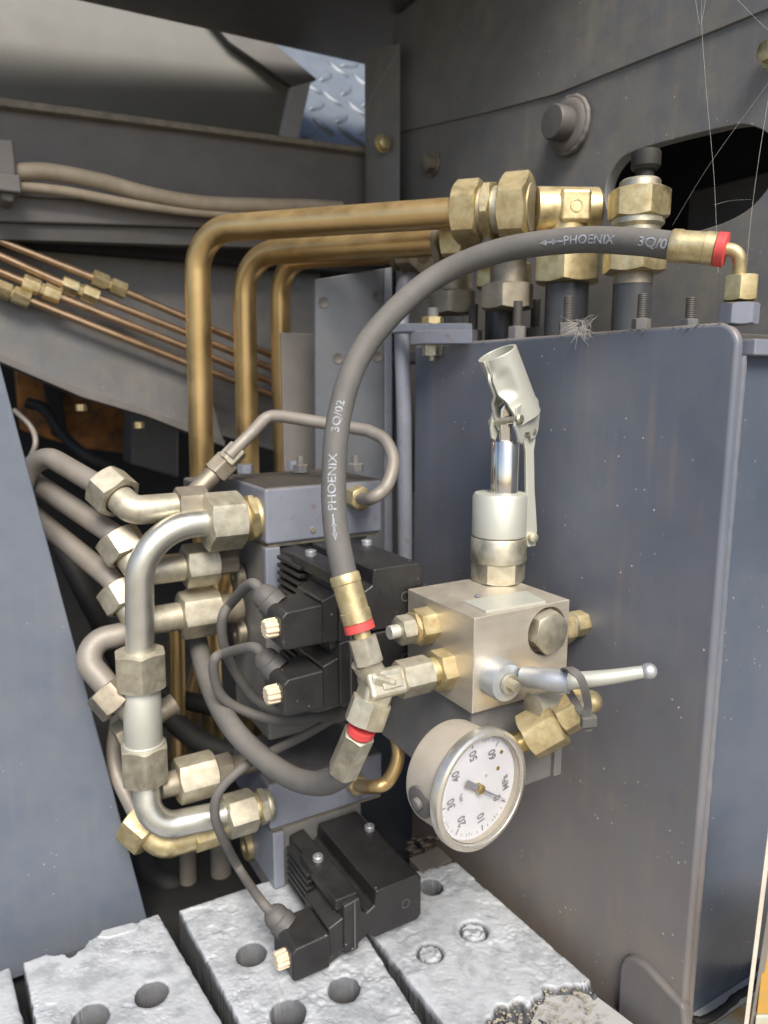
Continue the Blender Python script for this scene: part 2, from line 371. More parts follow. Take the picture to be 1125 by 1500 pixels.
# insert the four corners as extra fan triangles
for i in range(n):
    j = (i + 1) % n; fs.append((2 * i, 2 * j, 2 * j + 1, 2 * i + 1))
    for cx_, cz_ in ((u0, z0), (u0, z1), (u1, z0), (u1, z1)):
        c = cen + A * cx_ + Z * cz_; a1, a2 = vs[2 * i + 1], vs[2 * j + 1]
        on = lambda q: ((abs((q - cen).dot(A) - cx_) < 1e-5), (abs((q - cen).z - cz_) < 1e-5))
        o1, o2 = on(a1), on(a2)
        if (o1[0] and not o1[1] and o2[1] and not o2[0]) or (o1[1] and not o1[0] and o2[0] and not o2[1]):
            vs.append(c); fs.append((2 * i + 1, 2 * j + 1, len(vs) - 1))
m.add(vs, fs)
t = thing('tower_wall', 'dark grey steel wall with rounded slot and pin boss, upper right', 'steel wall', WP)
o = part(t, 'wall_plate', m, 'grey_paint', solid=.010, bevel=.0008)
# upper lapped plate along the weld line
lap = [W(575, 196, .007), W(712, 165, .007), W(813, 138, .007), W(898, 104, .007), W(1031, 51, .007), W(1180, -10, .007)]
m = MB().prism(lap + [lap[-1] + Z * .12, V((lap[0].x, lap[0].y, zc - .002))], B * .004)
part(t, 'lapped_plate', m, 'grey_paint', bevel=.0006)
# pin boss
pc = W(834, 184, .009); 
t2 = thing('pin_boss', 'round pivot pin in welded boss on the wall, beside the slot', 'pivot pin', pc)
m = MB().lathe(pc, -B, [(0, .0195), (.003, .019), (.0045, .017), (.005, .014)], 40); part(t2, 'boss_ring', m, 'beam_paint')
m = MB().lathe(pc - B * .005, -B, [(0, .0125), (.012, .0125), (.0135, .0115), (.014, 0.001)], 36); part(t2, 'pin', m, 'dark_paint')
m = MB().sweep([pc + (A * math.cos(R(4 * i)) + Z * math.sin(R(4 * i))) * .0196 - B * .0005 for i in range(91)], [.0021 + .0007 * noise.noise(V((math.cos(R(4 * i)) * 5, math.sin(R(4 * i)) * 5, 0))) for i in range(91)], 10)
part(t2, 'weld_bead', m, 'beam_paint', ang=80)
def bolt(name, label, p, ax, ap, h, mt, wash=True, group=None, rot=10):
    t = thing(name, label, 'bolt', p, group)
    q = p
    if wash:
        part(t, 'washer', MB().lathe(p, ax, [(0, ap * 1.55), (ap * .22, ap * 1.5)], 24), mt); q = p + ax * ap * .22
    part(t, 'bolt_head', MB().hexn(q, ax, ap, h, rot), mt); return t
bolt('bolt', 'rusty yellow bolt on dark wall above the horizontal brass tubes', W(634, 241, .006), -B, .0075, .008, 'zinc_dirty')
bolt('bolt', 'yellow bolt at the upper right picture edge', W(1134, 77, .010), -B, .0055, .007, 'zinc_yellow')
# dark chamber behind the slot
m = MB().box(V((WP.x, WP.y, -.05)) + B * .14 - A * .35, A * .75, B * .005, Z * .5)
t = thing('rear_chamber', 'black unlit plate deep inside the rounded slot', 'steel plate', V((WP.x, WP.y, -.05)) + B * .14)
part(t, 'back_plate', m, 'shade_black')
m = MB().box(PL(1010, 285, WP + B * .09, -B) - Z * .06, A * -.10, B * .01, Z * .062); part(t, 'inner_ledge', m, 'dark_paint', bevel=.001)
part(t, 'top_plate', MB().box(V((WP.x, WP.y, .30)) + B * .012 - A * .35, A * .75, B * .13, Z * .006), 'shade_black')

# ---- post with bolt
PO = PV(579, 69, .80)
m = MB().box(PV(540, 310, .82), B * .004 + (PV(581, 310, .80) - PV(540, 310, .82)), A * .008, Z * ((PV(540, 69, .82) - PV(540, 310, .82)).z))
t = thing('corner_post', 'narrow upright steel post left of the wall, holding one bolt', 'post', PV(560, 310, .81)); part(t, 'post_plate', m, 'grey_paint', bevel=.001)
bolt('bolt', 'small yellow bolt on the narrow upright post', PV(560, 211, .805), -A, .006, .006, 'zinc_yellow')
# brown plate below it
q0 = PV(478, 310, .86)
m = MB().box(q0 - Z * .02, B * .12, A * .006, Z * ((PV(478, 222, .86) - q0).z + .02))
t = thing('brown_plate', 'dark reddish brown plate at right end of the long beam', 'steel plate', q0); part(t, 'plate', m, 'brown_paint', bevel=.001)
q1 = PV(476, 306, .83); part(t, 'tab', MB().box(q1 - Z * .01, B * .016, A * .02, Z * ((PV(476, 261, .83) - q1).z + .01)), 'brown_paint', bevel=.001)

# ---- long beam
BP = PV(540, 225, .85)
def Bm(x, y, off=0): return PL(x, y, BP - A * off, -A)
t = thing('long_beam', 'long brownish grey steel beam with dusty top lip, upper left', 'steel beam', Bm(270, 290))
m = MB().prism([Bm(-90, 134), Bm(548, 222), Bm(548, 330), Bm(-90, 310)], A * .008); part(t, 'web', m, 'beam_paint', bevel=.001)
m = MB().prism([Bm(-90, 129, .010), Bm(548, 217, .010), Bm(548, 225, .010), Bm(-90, 143, .010)], A * .024)
part(t, 'top_lip', m, 'dusty_edge', bevel=.0015)
m = MB().prism([Bm(-90, 281, .022), Bm(470, 308, .022), Bm(470, 338, .022), Bm(-90, 322, .022)], A * .02); part(t, 'lower_rail', m, 'beam_paint', bevel=.002)
m = MB().prism([Bm(-90, 323, .016), Bm(470, 340, .016), Bm(470, 366, .016), Bm(-90, 348, .016)], A * .014); part(t, 'rail_underside', m, 'dark_paint', bevel=.001)
# clamp at the left edge
cp = Bm(22, 295, .05)
t = thing('cable_clamp', 'grey saddle clamp holding the beige cables at left edge', 'clamp', cp)
m = MB().prism([Bm(-40, 200, .05), Bm(20, 204, .05), Bm(24, 240, .05), Bm(25, 280, .05), Bm(20, 297, .05), Bm(2, 293, .05), Bm(-2, 260, .05), Bm(-40, 258, .05)], A * .03); part(t, 'saddle', m, 'beam_paint', bevel=.0025, segs=3)
m = MB().box(Bm(-30, 276, .056), B * .030, A * .02, Z * .014); part(t, 'foot', m, 'beam_paint', bevel=.002)
# beige cables along the beam
def cable(name, label, pts, r, mt, cat='cable', n=14, seg=14):
    return solo(name, label, cat, MB().sweep(spline(pts, n), r, seg), mt)
cable('beige_cable', 'thicker beige cable running along the long beam', [Bm(x, y, .036) for x, y in [(-40, 256), (25, 252), (75, 252), (149, 266), (224, 286), (299, 298), (378, 301), (448, 302), (500, 305)]], .0068, 'cable_beige')
cable('beige_cable', 'thinner beige cable under the thicker one, along the beam', [Bm(x, y, .034) for x, y in [(-40, 272), (25, 273), (100, 281), (174, 295), (249, 306), (320, 313), (400, 318)]], .0042, 'cable_beige')

# ---- sloping panel behind the beam, top left
SPp = PV(300, 150, .90)
def Sp(x, y, off=0): return PL(x, y, SPp - A * off, (-A + Z * .15 + B * -.12).normalized())
t = thing('sloping_panel', 'smooth grey sloping panel behind the beam, top left', 'steel panel', Sp(300, 200))
m = MB().prism([Sp(-120, -80), Sp(300, -80), Sp(330, 45), Sp(432, 123), Sp(412, 206), Sp(412, 250), Sp(-120, 190)], A * .006); part(t, 'sheet', m, 'olive_panel', bevel=.001)
m = MB().prism([Sp(300, 20, .012), Sp(392, 55, .012), Sp(466, 116, .012), Sp(428, 126, .012), Sp(335, 62, .012)], A * .010); part(t, 'stiffener', m, 'dark_paint', bevel=.002)
m = MB().prism([Sp(428, 124, .01), Sp(458, 113, .01), Sp(437, 206, .01), Sp(411, 202, .01)], A * .016); part(t, 'end_bar', m, 'pale_grey', bevel=.002)
# ---- tread plate
Tn = (-A * .8 + Z * .6).normalized(); Tp = PV(480, 150, 1.02)
def Tr(x, y, off=0): return PL(x, y, Tp + Tn * off, Tn)
t = thing('tread_plate', 'bluish diamond tread plate seen through the gap behind the beam', 'tread plate', Tr(490, 215))
m = MB().prism([Tr(385, 50), Tr(575, 50), Tr(575, 250), Tr(385, 250)], -Tn * .004); part(t, 'sheet', m, 'tread')
ou = (Tr(520, 150) - Tr(480, 150)).normalized(); ov = Tn.cross(ou)
def lens(c, ang, L, wd, h):
    d = ou * math.cos(ang) + ov * math.sin(ang); e = Tn.cross(d); m = MB(); vs = []; fs = []
    nU, nV = 12, 6
    for i in range(nU + 1):
        u = -1 + 2 * i / nU; ww = max(0.02, (1 - u * u)) ** .75
        for j in range(nV + 1):
            v = -1 + 2 * j / nV; vs.append(c + d * u * L / 2 + e * v * wd / 2 * ww + Tn * (h * (1 - v ** 4) * min(1, ww * 1.6)))
    for i in range(nU):
        for j in range(nV): a = i * (nV + 1) + j; fs.append((a, a + 1, a + nV + 2, a + nV + 1))
    return m.add(vs, fs)
treads = [(495, 102, -62), (477, 113, 28), (512, 96, 8), (485, 144, -62), (507, 133, 32), (530, 120, -62), (464, 156, 22), (474, 186, -62), (500, 174, 28), (522, 160, -62), (456, 198, 22), (511, 198, -62), (492, 214, 22), (534, 190, 30), (538, 150, 28), (455, 127, -62), (536, 214, -60)]
for (x, y, a) in treads: part(t, 'raised_tread', lens(Tr(x, y), R(a), .036, .0125, .0032), 'tread', ang=60)

# ---- plates behind the thin tubes (left middle)
IPp = PV(270, 480, .78)
def Ip(x, y, off=0): return PL(x, y, IPp - A * off, -A)
t = thing('backing_plate', 'dark blue grey plate behind the slanting thin tubes', 'steel plate', Ip(270, 600))
m = MB().prism([Ip(-80, 300), Ip(470, 300), Ip(470, 680), Ip(330, 640), Ip(-80, 470)], A * .006); part(t, 'plate', m, 'grey_paint', bevel=.001)
t = thing('sloping_beam', 'grey beam sloping down under the four thin copper tubes', 'steel beam', Ip(150, 590, .03))
m = MB().prism([Ip(-80, 395, .03), Ip(-10, 412, .03), Ip(300, 548, .03), Ip(330, 652, .03), Ip(150, 588, .03), Ip(-80, 490, .03)], A * .025); part(t, 'face', m, 'grey_paint', bevel=.0015)
m = MB().prism([Ip(-80, 484, .045), Ip(120, 570, .045), Ip(215, 598, .045), Ip(330, 645, .045), Ip(330, 655, .045), Ip(215, 610, .045), Ip(120, 582, .045), Ip(-80, 496, .045)], A * .04); part(t, 'lower_flange', m, 'beam_paint', bevel=.001)
for x, y in ((118, 586), (203, 612)):
    part(t, 'flange_bolt', MB().hexn(Ip(x, y, .035) - Z * .004, Z * -1, .0045, .006, 10), 'zinc_yellow')
# four thin tubes with unions
lines = [[(-40, 337), (137, 407), (269, 464), (400, 521)], [(-40, 357), (100, 419), (269, 486), (400, 541)], [(-40, 381), (85, 434), (271, 508), (400, 561)], [(-40, 405), (40, 439), (271, 531), (400, 580)]]
uni = [[(147, 410), (174, 423)], [(103, 419), (133, 430)], [(46, 416), (77, 429)], [(4, 424), (32, 434)]]
nm = ['topmost', 'second from top', 'third from top', 'lowest']
for i in range(4):
    t = thing('thin_tube', nm[i] + ' of the four thin copper tubes slanting down behind brass tubes', 'tube', Ip(*lines[i][0], .045), 'thin copper tubes on the sloping beam')
    ln = lines[i]
    part(t, 'tube', MB().sweep([Ip(x, y, .045) for x, y in ln], .0035, 12), 'tube_copper')
    for k_, (x, y) in enumerate(uni[i]):
        yy = ln[1][1] + (ln[2][1] - ln[1][1]) * (x - ln[1][0]) / (ln[2][0] - ln[1][0])
        d = (Ip(*ln[2], .045) - Ip(*ln[0], .045)).normalized(); c = Ip(x, yy, .045)
        part(t, 'union_nut', MB().hexn(c - d * .0075, d, .0068, .014, 15 + 20 * i), 'zinc_yellow')
    c = (Ip(uni[i][0][0], ln[1][1] + (ln[2][1] - ln[1][1]) * (uni[i][0][0] - ln[1][0]) / (ln[2][0] - ln[1][0]), .045) + Ip(uni[i][1][0], ln[1][1] + (ln[2][1] - ln[1][1]) * (uni[i][1][0] - ln[1][0]) / (ln[2][0] - ln[1][0]), .045)) / 2
    part(t, 'union_body', MB().hexn(c - d * .006, d, .0052, .012, 0), 'zinc_yellow')

# ---- dark depth of the bay: black sheets added to keep sky light out
t = thing('bay_light_block', 'black sheets added to keep light out of the bay behind the valves', 'steel plate', V((-.2, 1.1, -.45)))
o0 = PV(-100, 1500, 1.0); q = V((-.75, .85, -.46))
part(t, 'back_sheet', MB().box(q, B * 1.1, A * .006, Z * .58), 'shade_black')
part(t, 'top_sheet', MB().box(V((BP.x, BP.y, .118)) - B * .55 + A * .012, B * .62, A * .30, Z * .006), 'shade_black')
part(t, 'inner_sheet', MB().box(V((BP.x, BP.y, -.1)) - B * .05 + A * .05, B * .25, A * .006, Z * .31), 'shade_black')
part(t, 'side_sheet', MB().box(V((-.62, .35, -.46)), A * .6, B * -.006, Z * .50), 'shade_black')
t = thing('orange_chassis', 'dim orange machine chassis in the dark gap at left', 'chassis', PV(120, 640, .93))
part(t, 'frame_face', MB().prism([PL(x, y, PV(120, 600, .93), -A) for x, y in [(20, 520), (140, 560), (205, 600), (190, 665), (110, 655), (30, 630)]], A * .02), 'orange_paint', bevel=.002)
part(t, 'frame_rib', MB().prism([PL(x, y, PV(120, 600, .91), -A) for x, y in [(60, 530), (85, 545), (100, 640), (78, 640)]], A * .02), 'black', bevel=.002)
t = thing('grey_housing', 'dim blue grey housing in the dark gap, left of brass tubes', 'housing', PV(230, 700, .92))
part(t, 'case', MB().prism([PL(x, y, PV(230, 640, .92), -A) for x, y in [(192, 590), (262, 610), (262, 700), (192, 680)]], A * .05), 'grey_paint', bevel=.003)
cable('dark_cable', 'black cable sagging in the dark gap beside orange frame', pxl([(40, 590, .80), (66, 600, .80), (95, 640, .79), (130, 670, .78), (170, 690, .8)]), .006, 'black')
cable('dark_cable', 'thin dusty wire hanging in the dark gap near the panel edge', pxl([(20, 600, .7), (45, 625, .7), (52, 650, .69), (40, 680, .69)]), .0025, 'tube_dusty')

# ---- left panel
LP0 = PV(215, 1340, .49)
def Lp(x, y, off=0): return PL(x, y, LP0 - A * off, -A)
t = thing('left_panel', 'large smooth grey panel with slanting right edge, lower left', 'steel panel', Lp(100, 1395))
e0, e1 = Lp(-3, 520), Lp(220, 1362)
m = MB().prism([e0, e1, e1 - B * .42, e0 - B * .42], A * .003); part(t, 'sheet', m, 'panel_paint', bevel=.0012)
dd = (e1 - e0); hh = e0 + dd * .0
m = MB().prism([e0 + A * .0032, e1 + A * .0032, e1 - B * .004 + A * .0032, e0 - B * .004 + A * .0032], A * .022); part(t, 'folded_edge', m, 'strip_white', bevel=.001)

# ---- tank with rounded front plate
tk0 = PL(1083, 470, PP, -B)               # top right corner of the plate
topz = tk0.z; botz = -.375
Lt = (PL(607, 490, PP, -B) - tk0).dot(A)
t = thing('tank', 'big dark grey steel tank behind the hand pump, right side', 'tank', V((tk0.x, tk0.y, botz)))
m = MB()
rr = .012
def rrect(L, z0, z1, r, off):
    pts = []
    for (cx_, cz_, a0) in ((r, z1 - r, 180), ):
        for k in range(9): a = R(180 - 90 * k / 8); pts.append((cx_ + r * math.cos(a), cz_ + r * math.sin(a)))
    pts += [(L, z1), (L, z0), (0, z0)]
    return [PPc + A * u + Z * z_ + B * off for u, z_ in pts]
PPc = V((tk0.x, tk0.y, 0))
m.prism(rrect(Lt, botz - .03, topz, rr, 0), B * .006); part(t, 'front_plate', m, 'tank_paint', bevel=.0024, segs=4)
# side shell, set back below the plate's top
sh0 = PPc + A * .003 + B * .0062
m = MB().box(V((sh0.x, sh0.y, botz - .03)), A * (Lt - .006), B * .10, Z * (topz - .010 - botz + .03)); part(t, 'shell', m, 'side_paint', bevel=.006, segs=4)
m = MB().box(PPc + A * -.004 + B * .008 + Z * (topz - .016), A * .02, B * .09, Z * .008); part(t, 'side_ledge', m, 'block_paint', bevel=.001)
# weld bead on the vertical corner
m = MB()
m.sweep([PPc + B * .0065 + A * .0012 + Z * (botz + (topz - .016 - botz) * i / 120) for i in range(121)], [.0022 + .0005 * noise.noise(V((i * .37, 1, 0))) for i in range(121)], 10)
part(t, 'weld_bead', m, 'tank_paint', ang=80)
# gusset outline at the lower right corner of the plate
def Tk(x, y, off=0): return PL(x, y, PP - B * off, -B)
m = MB().prism([Tk(900, 1560, .004), Tk(904, 1450, .004), Tk(907, 1412, .004), Tk(914, 1401, .004), Tk(926, 1401, .004), Tk(945, 1416, .004), Tk(972, 1446, .004), Tk(1000, 1476, .004), Tk(1010, 1560, .004)], B * .0075); part(t, 'welded_foot', m, 'beam_paint', bevel=.0026, segs=3)
# dust line along the top edge
m = MB(); rnd = random.Random(3)
for i in range(240):
    u = rnd.uniform(.01, Lt - .002); m.ball(PPc + A * u + B * rnd.uniform(-.0006, .005) + Z * (topz - abs(rnd.gauss(0, .0016))), rnd.uniform(.0002, .0006), 5, 3, (2.2, 1.6, .5))
o = part(t, 'dust_grains', m, 'dusty_edge'); o['kind'] = 'stuff'
# cutout frame right-bottom: pale ledge, rubber edge, mottled sheet
kb = PV(1035, 1470, .352); NB = (-A).normalized()
lz = PZ(1005, 1478, -.358).z
t = thing('side_ledge', 'pale ledge with torn black rubber edge, lower right', 'ledge', PV(1040, 1490, .345))
def Kp(x, y): return PZ(x, y, lz)
m = MB().prism([Kp(1008, 1480), Kp(1015, 1489), Kp(1030, 1489), Kp(1115, 1440), Kp(1130, 1408), Kp(1100, 1422)], Z * -.003); part(t, 'pale_sheet', m, 'pale_grey', bevel=.0008)
m = MB().sweep(spline([Kp(990, 1466), Kp(1003, 1482), Kp(1018, 1494), Kp(1035, 1493), Kp(1060, 1478), Kp(1082, 1458), Kp(1100, 1448), Kp(1130, 1420)], 8), [.0022 + .0009 * noise.noise(V((i * .31, 0, 0))) for i in range(57)], 10); part(t, 'rubber_edge', m, 'black')
m = MB().prism([Kp(995, 1476) - Z * .004, Kp(1018, 1496) - Z * .004, Kp(1038, 1495) - Z * .004, Kp(1135, 1430) - Z * .004, Kp(1135, 1600) - Z * .004, Kp(995, 1600) - Z * .004], Z * -.003); part(t, 'mottled_sheet', m, 'mottled', bevel=.0008)
# orange bodywork strip, far right bottom
st0, st1 = PV(1128, 1190, .315), PV(1089, 1505, .325)
t = thing('orange_bodywork', 'orange machine bodywork with pale edge strip, lower right corner', 'bodywork', st1)
m = MB().prism([st0, st1, st1 + V((.0030, .001, 0)), st0 + V((.0030, .001, 0))], V((.003, .005, 0))); part(t, 'edge_strip', m, 'strip_white', bevel=.0006)
a0, a1 = PV(1131, 1290, .318), PV(1098, 1505, .328)
m = MB().prism([a0, a1, a1 + V((.0040, .001, 0)), a0 + V((.0040, .001, 0))], V((.003, .005, 0))); part(t, 'seal', m, 'tube_dusty', bevel=.0006)
m = MB().prism([PV(1126, 1322, .322), PV(1108, 1487, .326), PV(1300, 1487, .36), PV(1300, 1322, .36)], V((.0125, .02, 0))); part(t, 'orange_sheet', m, 'amber_paint', bevel=.001)
m = MB().prism([PV(1107, 1489, .326), PV(1103, 1530, .327), PV(1300, 1530, .36), PV(1300, 1489, .36)], V((.0125, .02, 0))); part(t, 'lower_sheet', m, 'mottled', bevel=.001)

# ---- tank top: manifold plate, pipes, nuts, studs
TL = PP + B * .055                                      # line of the big fittings
def Tl(x, y, off=.055): return PL(x, y, PP + B * off, -B)
m = MB().box(PPc + B * .014 + A * .015 + Z * (topz - .012), A * (Lt + .10), B * .085, Z * .008)
t = thing('manifold_plate', 'dark flange plate on the tank top carrying the pipe stubs', 'flange plate', PPc + B * .05 + A * .1 + Z * (topz - .012)); part(t, 'plate', m, 'dark_paint', bevel=.001)
zt = topz - .004
def stub(x, y0, y1, wpx, nut, nw, nmat, label, off=.055, rust=False, group='pipe stubs on the tank top', rot=12):
    c = Tl(x, (y0 + y1) / 2, off); Yc = c.y; b = V((c.x, c.y, zt)); r = sz(wpx, Yc) / 2
    t = thing('pipe_stub', label, 'pipe stub', b, group)
    zt1 = Tl(x, y0, off).z
    part(t, 'pipe', MB().lathe(b, Z, [(0, r), (zt1 - zt + .006, r)], 32), 'stub_paint')
    if rust: part(t, 'rust_ring', MB().lathe(V((c.x, c.y, zt1 - .008)), Z, [(0, r * 1.02), (.009, r * 1.02)], 32), 'zinc_dirty')
    z0 = Tl(x, nut[1], off).z; z1 = Tl(x, nut[0], off).z
    part(t, 'nut', MB().hexn(V((c.x, c.y, z0)), Z, sz(nw, Yc) / 2 * .95, z1 - z0, rot), nmat)
    return t, c
t, c = stub(830, 416, 466, 60, (372, 416), 89, 'zinc_yellow', 'grey pipe stub with wide yellow nut under square elbow', rot=24)
# elbow above it
ce = Tl(832, 309); re = sz(62, ce.y) / 2
t3 = thing('elbow_fitting', 'large yellow zinc elbow with square stamped pad above the hose print', 'elbow fitting', ce)
tdir = (PV(670, 320, .535) - ce); tdir = V((tdir.x, tdir.y, 0)).normalized(); side = Z.cross(tdir)
m = MB().lathe(ce + tdir * -.022, tdir, [(0, re * .8), (.003, re), (.045, re)], 36); part(t3, 'body', m, 'zinc_yellow')
m = MB().lathe(V((ce.x, ce.y, Tl(832, 375).z)), Z, [(0, re * 1.0), (ce.z - Tl(832, 375).z + re * .5, re * 1.0)], 36); part(t3, 'down_leg', m, 'zinc_yellow')
sv = (side if side.y < 0 else -side)
m = MB().box(ce + sv * re * .75 - tdir * .0115 - Z * .0105, tdir * .021, sv * (re * .36), Z * .0215); part(t3, 'square_pad', m, 'zinc_yellow', bevel=.0028, segs=3)
m = MB().lathe(ce + sv * re * 1.10 - tdir * .001, sv, [(0, .0046), (.0007, .0044), (.0007, .0034), (.0002, .0032)], 24, cap=False); part(t3, 'stamp', m, 'zinc_yellow')
# right fitting with cap
t, c2 = stub(926, 398, 456, 53, (369, 401), 82, 'zinc_yellow', 'grey pipe stub with rusty collar, rightmost of the row', rust=True, rot=-14)
t4 = thing('tall_fitting', 'tall yellow hex fitting with black cap, standing before the slot', 'fitting', V((c2.x, c2.y, Tl(926, 335).z)))
def zz(y): return Tl(934, y).z
cx2 = Tl(936, 300); ax0 = V((cx2.x, cx2.y, 0)); r1 = sz(36, cx2.y)
part(t4, 'collar', MB().lathe(ax0 + Z * (zz(372)), Z, [(0, r1 * .85), (zz(335) - zz(372), r1 * .85), (zz(330) - zz(372), r1 * .98), (zz(322) - zz(372), r1 * .98)], 36), 'zinc_silver')
part(t4, 'nut', MB().hexn(ax0 + Z * zz(322), Z, r1 * 1.03, zz(279) - zz(322), -8), 'zinc_yellow')
part(t4, 'top_ring', MB().lathe(ax0 + Z * zz(280), Z, [(0, r1 * .78), (zz(268) - zz(280), r1 * .76), (zz(265) - zz(280), r1 * .68)], 32), 'zinc_silver')
ax1 = ax0 + B * .004
part(t4, 'cap_stem', MB().lathe(ax1 + Z * zz(266), Z, [(0, r1 * .33), (zz(248) - zz(266), r1 * .33)], 20), 'black')
part(t4, 'black_cap', MB().lathe(ax1 + Z * zz(250), Z, [(0, r1 * .45), (.002, r1 * .55), (zz(226) - zz(250), r1 * .55), (zz(222) - zz(250), r1 * .5)], 24), 'black')
stub(738, 423, 470, 52, (388, 424), 78, 'zinc_yellow', 'grey pipe stub with dull yellow nut, third from right', rot=25)
stub(662, 424, 470, 36, (396, 424), 54, 'zinc_dirty', 'slim grey pipe stub partly behind the hose, leftmost of the row', off=.065, rot=5)
for i, (x, y0, y1, off) in enumerate([(693, 448, 474, .03), (758, 441, 471, .03), (832, 436, 466, .02), (940, 431, 461, .022), (1011, 436, 458, .03), (784, 440, 470, .08)]):
    c = Tl(x, y1, off); b = V((c.x, c.y, zt)); h = Tl(x, y0, off).z - zt; r = sz(8, c.y)
    pos = ['leftmost stud on the tank top, beside slim pipe stub', 'stud on the tank top before the third pipe stub', 'stud standing before the square elbow\'s pipe stub', 'stud before the rusty collared pipe stub', 'lone stud right of the pipe stubs on tank top', 'dark stud behind, between second and third pipe stubs'][i]
    t = thing('stud', pos, 'stud', b, 'studs on the tank top')
    part(t, 'nut', MB().hexn(b, Z, r * 1.45, h * .45, 20 * i), 'grey_paint'); 
    m = MB(); prof = []; zz_ = 0
    while zz_ < h: prof += [(zz_, r * .78), (zz_ + .0005, r * .88), (zz_ + .001, r * .78)]; zz_ += .001
    part(t, 'threaded_rod', m.lathe(b, Z, prof, 16), 'dark_paint')

# ================================================================== tubes
def nut_at(root, x, y, Y, d, ap_px, len_px, mt, rot=0, bore=0, name='nut', under=None):
    p = PV(x, y, Y) if not isinstance(Y, V) else Y
    return part(root, name, MB().hexn(p - d * sz(len_px, p.y) / 2, d, sz(ap_px, p.y), sz(len_px, p.y), rot, bore), mt, under)
# three big brass tubes
rb = .0104
e_r = ce + tdir * .05
c1 = PV(288, 337, .635); 
t = thing('brass_tube', 'frontmost brass tube, running level then bending down at left', 'tube', PV(298, 1000, .66), 'big brass tubes')
path = fillet([e_r, c1, PV(296, 700, .64), PV(313, 1110, .66)], [.034, .05], 14)
part(t, 'tube', MB().sweep(path, rb, 28), 'tube_brass')
def on_tube(x):
    k = tx(e_r, (c1 - e_r), x); return e_r + (c1 - e_r) * k
d1 = (c1 - e_r).normalized()
for (xa, xb, app, mt_, rt) in ((706, 669, 38, 'zinc_yellow', 0), (726, 711, 36, 'zinc_yellow', 30), (778, 737, 43, 'zinc_yellow', 0)):
    pa, pb = on_tube(xa), on_tube(xb); part(t, 'nut', MB().hexn(pa, d1, sz(app, pa.y), (pb - pa).length, rt), mt_)
pa = on_tube(780); part(t, 'sleeve', MB().lathe(pa, d1, [(0, .0155), (.045, .0155)], 28), 'zinc_silver')
# second and third
for i, (vx, vY, yl, rx, ry, yb) in enumerate([(361, .69, 372, 690, 352, 690), (413, .75, 380, 620, 368, 700)]):
    lab = ['middle brass tube, bending down just behind the frontmost one', 'rearmost brass tube, bending down next to the bracket plate'][i]
    t = thing('brass_tube', lab, 'tube', PV(vx, 1000, vY + .02), 'big brass tubes')
    p0 = PV(rx, ry, .575 + .06 * i); pc_ = PV(vx - 4, yl, vY)
    part(t, 'tube', MB().sweep(fillet([p0, pc_, PV(vx + 3, 720, vY + .01), PV(vx + [-100, -40][i], 1110, vY)], [.036, .05], 12), rb * (1, .95)[i], 24), 'tube_brass')
    d = (pc_ - p0).normalized()
    part(t, 'nut', MB().hexn(p0 + d * .0, d, .0165, .018, 5), 'zinc_yellow' if i == 0 else 'zinc_dirty')
    part(t, 'ring', MB().hexn(p0 + d * .021, d, .0145, .006, 30), 'zinc_dirty')
    part(t, 'elbow', MB().lathe(p0 - d * .03 - Z * .045, Z, [(0, .013), (.05, .013), (.056, .009)], 24), 'zinc_dirty')
    part(t, 'elbow_nut', MB().hexn(p0 - d * .03 - Z * .05, Z, .0175, .018, 20), 'zinc_dirty')
# lower verticals seen under the valves
for i, (x0, x1, y0, y1, Y, mt_) in enumerate([(257, 262, 930, 1110, .58, 'tube_brass'), (372, 372, 940, 1070, .62, 'tube_brass'), (274, 278, 1240, 1330, .56, 'tube_dusty'), (322, 326, 1240, 1330, .57, 'tube_dusty')]):
    lab = ['upright brass tube right of the silver union', 'upright brass tube behind the looped black cables', 'dusty upright tube below the gold elbow, left one', 'dusty upright tube below the gold elbow, right one'][i]
    solo('upright_tube', lab, 'tube', MB().sweep([PV(x0, y0 - 40, Y), PV((x0 + x1) / 2, (y0 + y1) / 2, Y), PV(x1, y1 + 40, Y)], sz([25, 36, 27, 33][i], Y) / 2, 20), mt_)

# ---- bracket plate, grey pipe, side plate behind the valve
K0 = PV(465, 410, .625)
def Kk(x, y): return PL(x, y, K0, (-A + B * -.25).normalized())
t = thing('bracket_plate', 'upright grey bracket plate with small holes behind the rubber hose', 'bracket', Kk(510, 800))
m = MB().prism([Kk(462, 409), Kk(563, 393), Kk(563, 830), Kk(462, 830)], A * .004); part(t, 'plate', m, 'slate_paint', bevel=.0008)
m = MB().prism([Kk(563.5, 393), Kk(575, 391), Kk(575, 830), Kk(563.5, 830)], A * .004 ); part(t, 'folded_flange', m, 'block_paint', bevel=.0008)
for x, y in ((474, 443), (553, 434), (495, 525), (553, 522)):
    c = Kk(x, y); nrm = (-A + B * -.25).normalized(); part(t, 'hole_rim', MB().lathe(c - nrm * .003, nrm, [(0, .0048), (.0036, .0046), (.0036, .0036), (0.0032, .003)], 20), 'dark_paint')
K1 = PV(440, 500, .66)
m = MB().box(PV(420, 840, .66), B * .05, A * .004, Z * ((PV(420, 487, .66) - PV(420, 840, .66)).z))
solo('side_plate', 'small dark plate at left of the holed bracket plate', 'steel plate', m, 'beam_paint', bevel=.001)
t = thing('grey_pipe', 'slim grey painted pipe bending over beside the bracket plate', 'tube', PV(592, 800, .60))
part(t, 'pipe', MB().sweep(fillet(pxl([(640, 425, .64), (592, 405, .61), (588, 470, .60), (592, 620, .595), (593, 830, .595)]), [.012, .05, .05], 10), sz(22, .6) / 2, 20), 'block_paint')
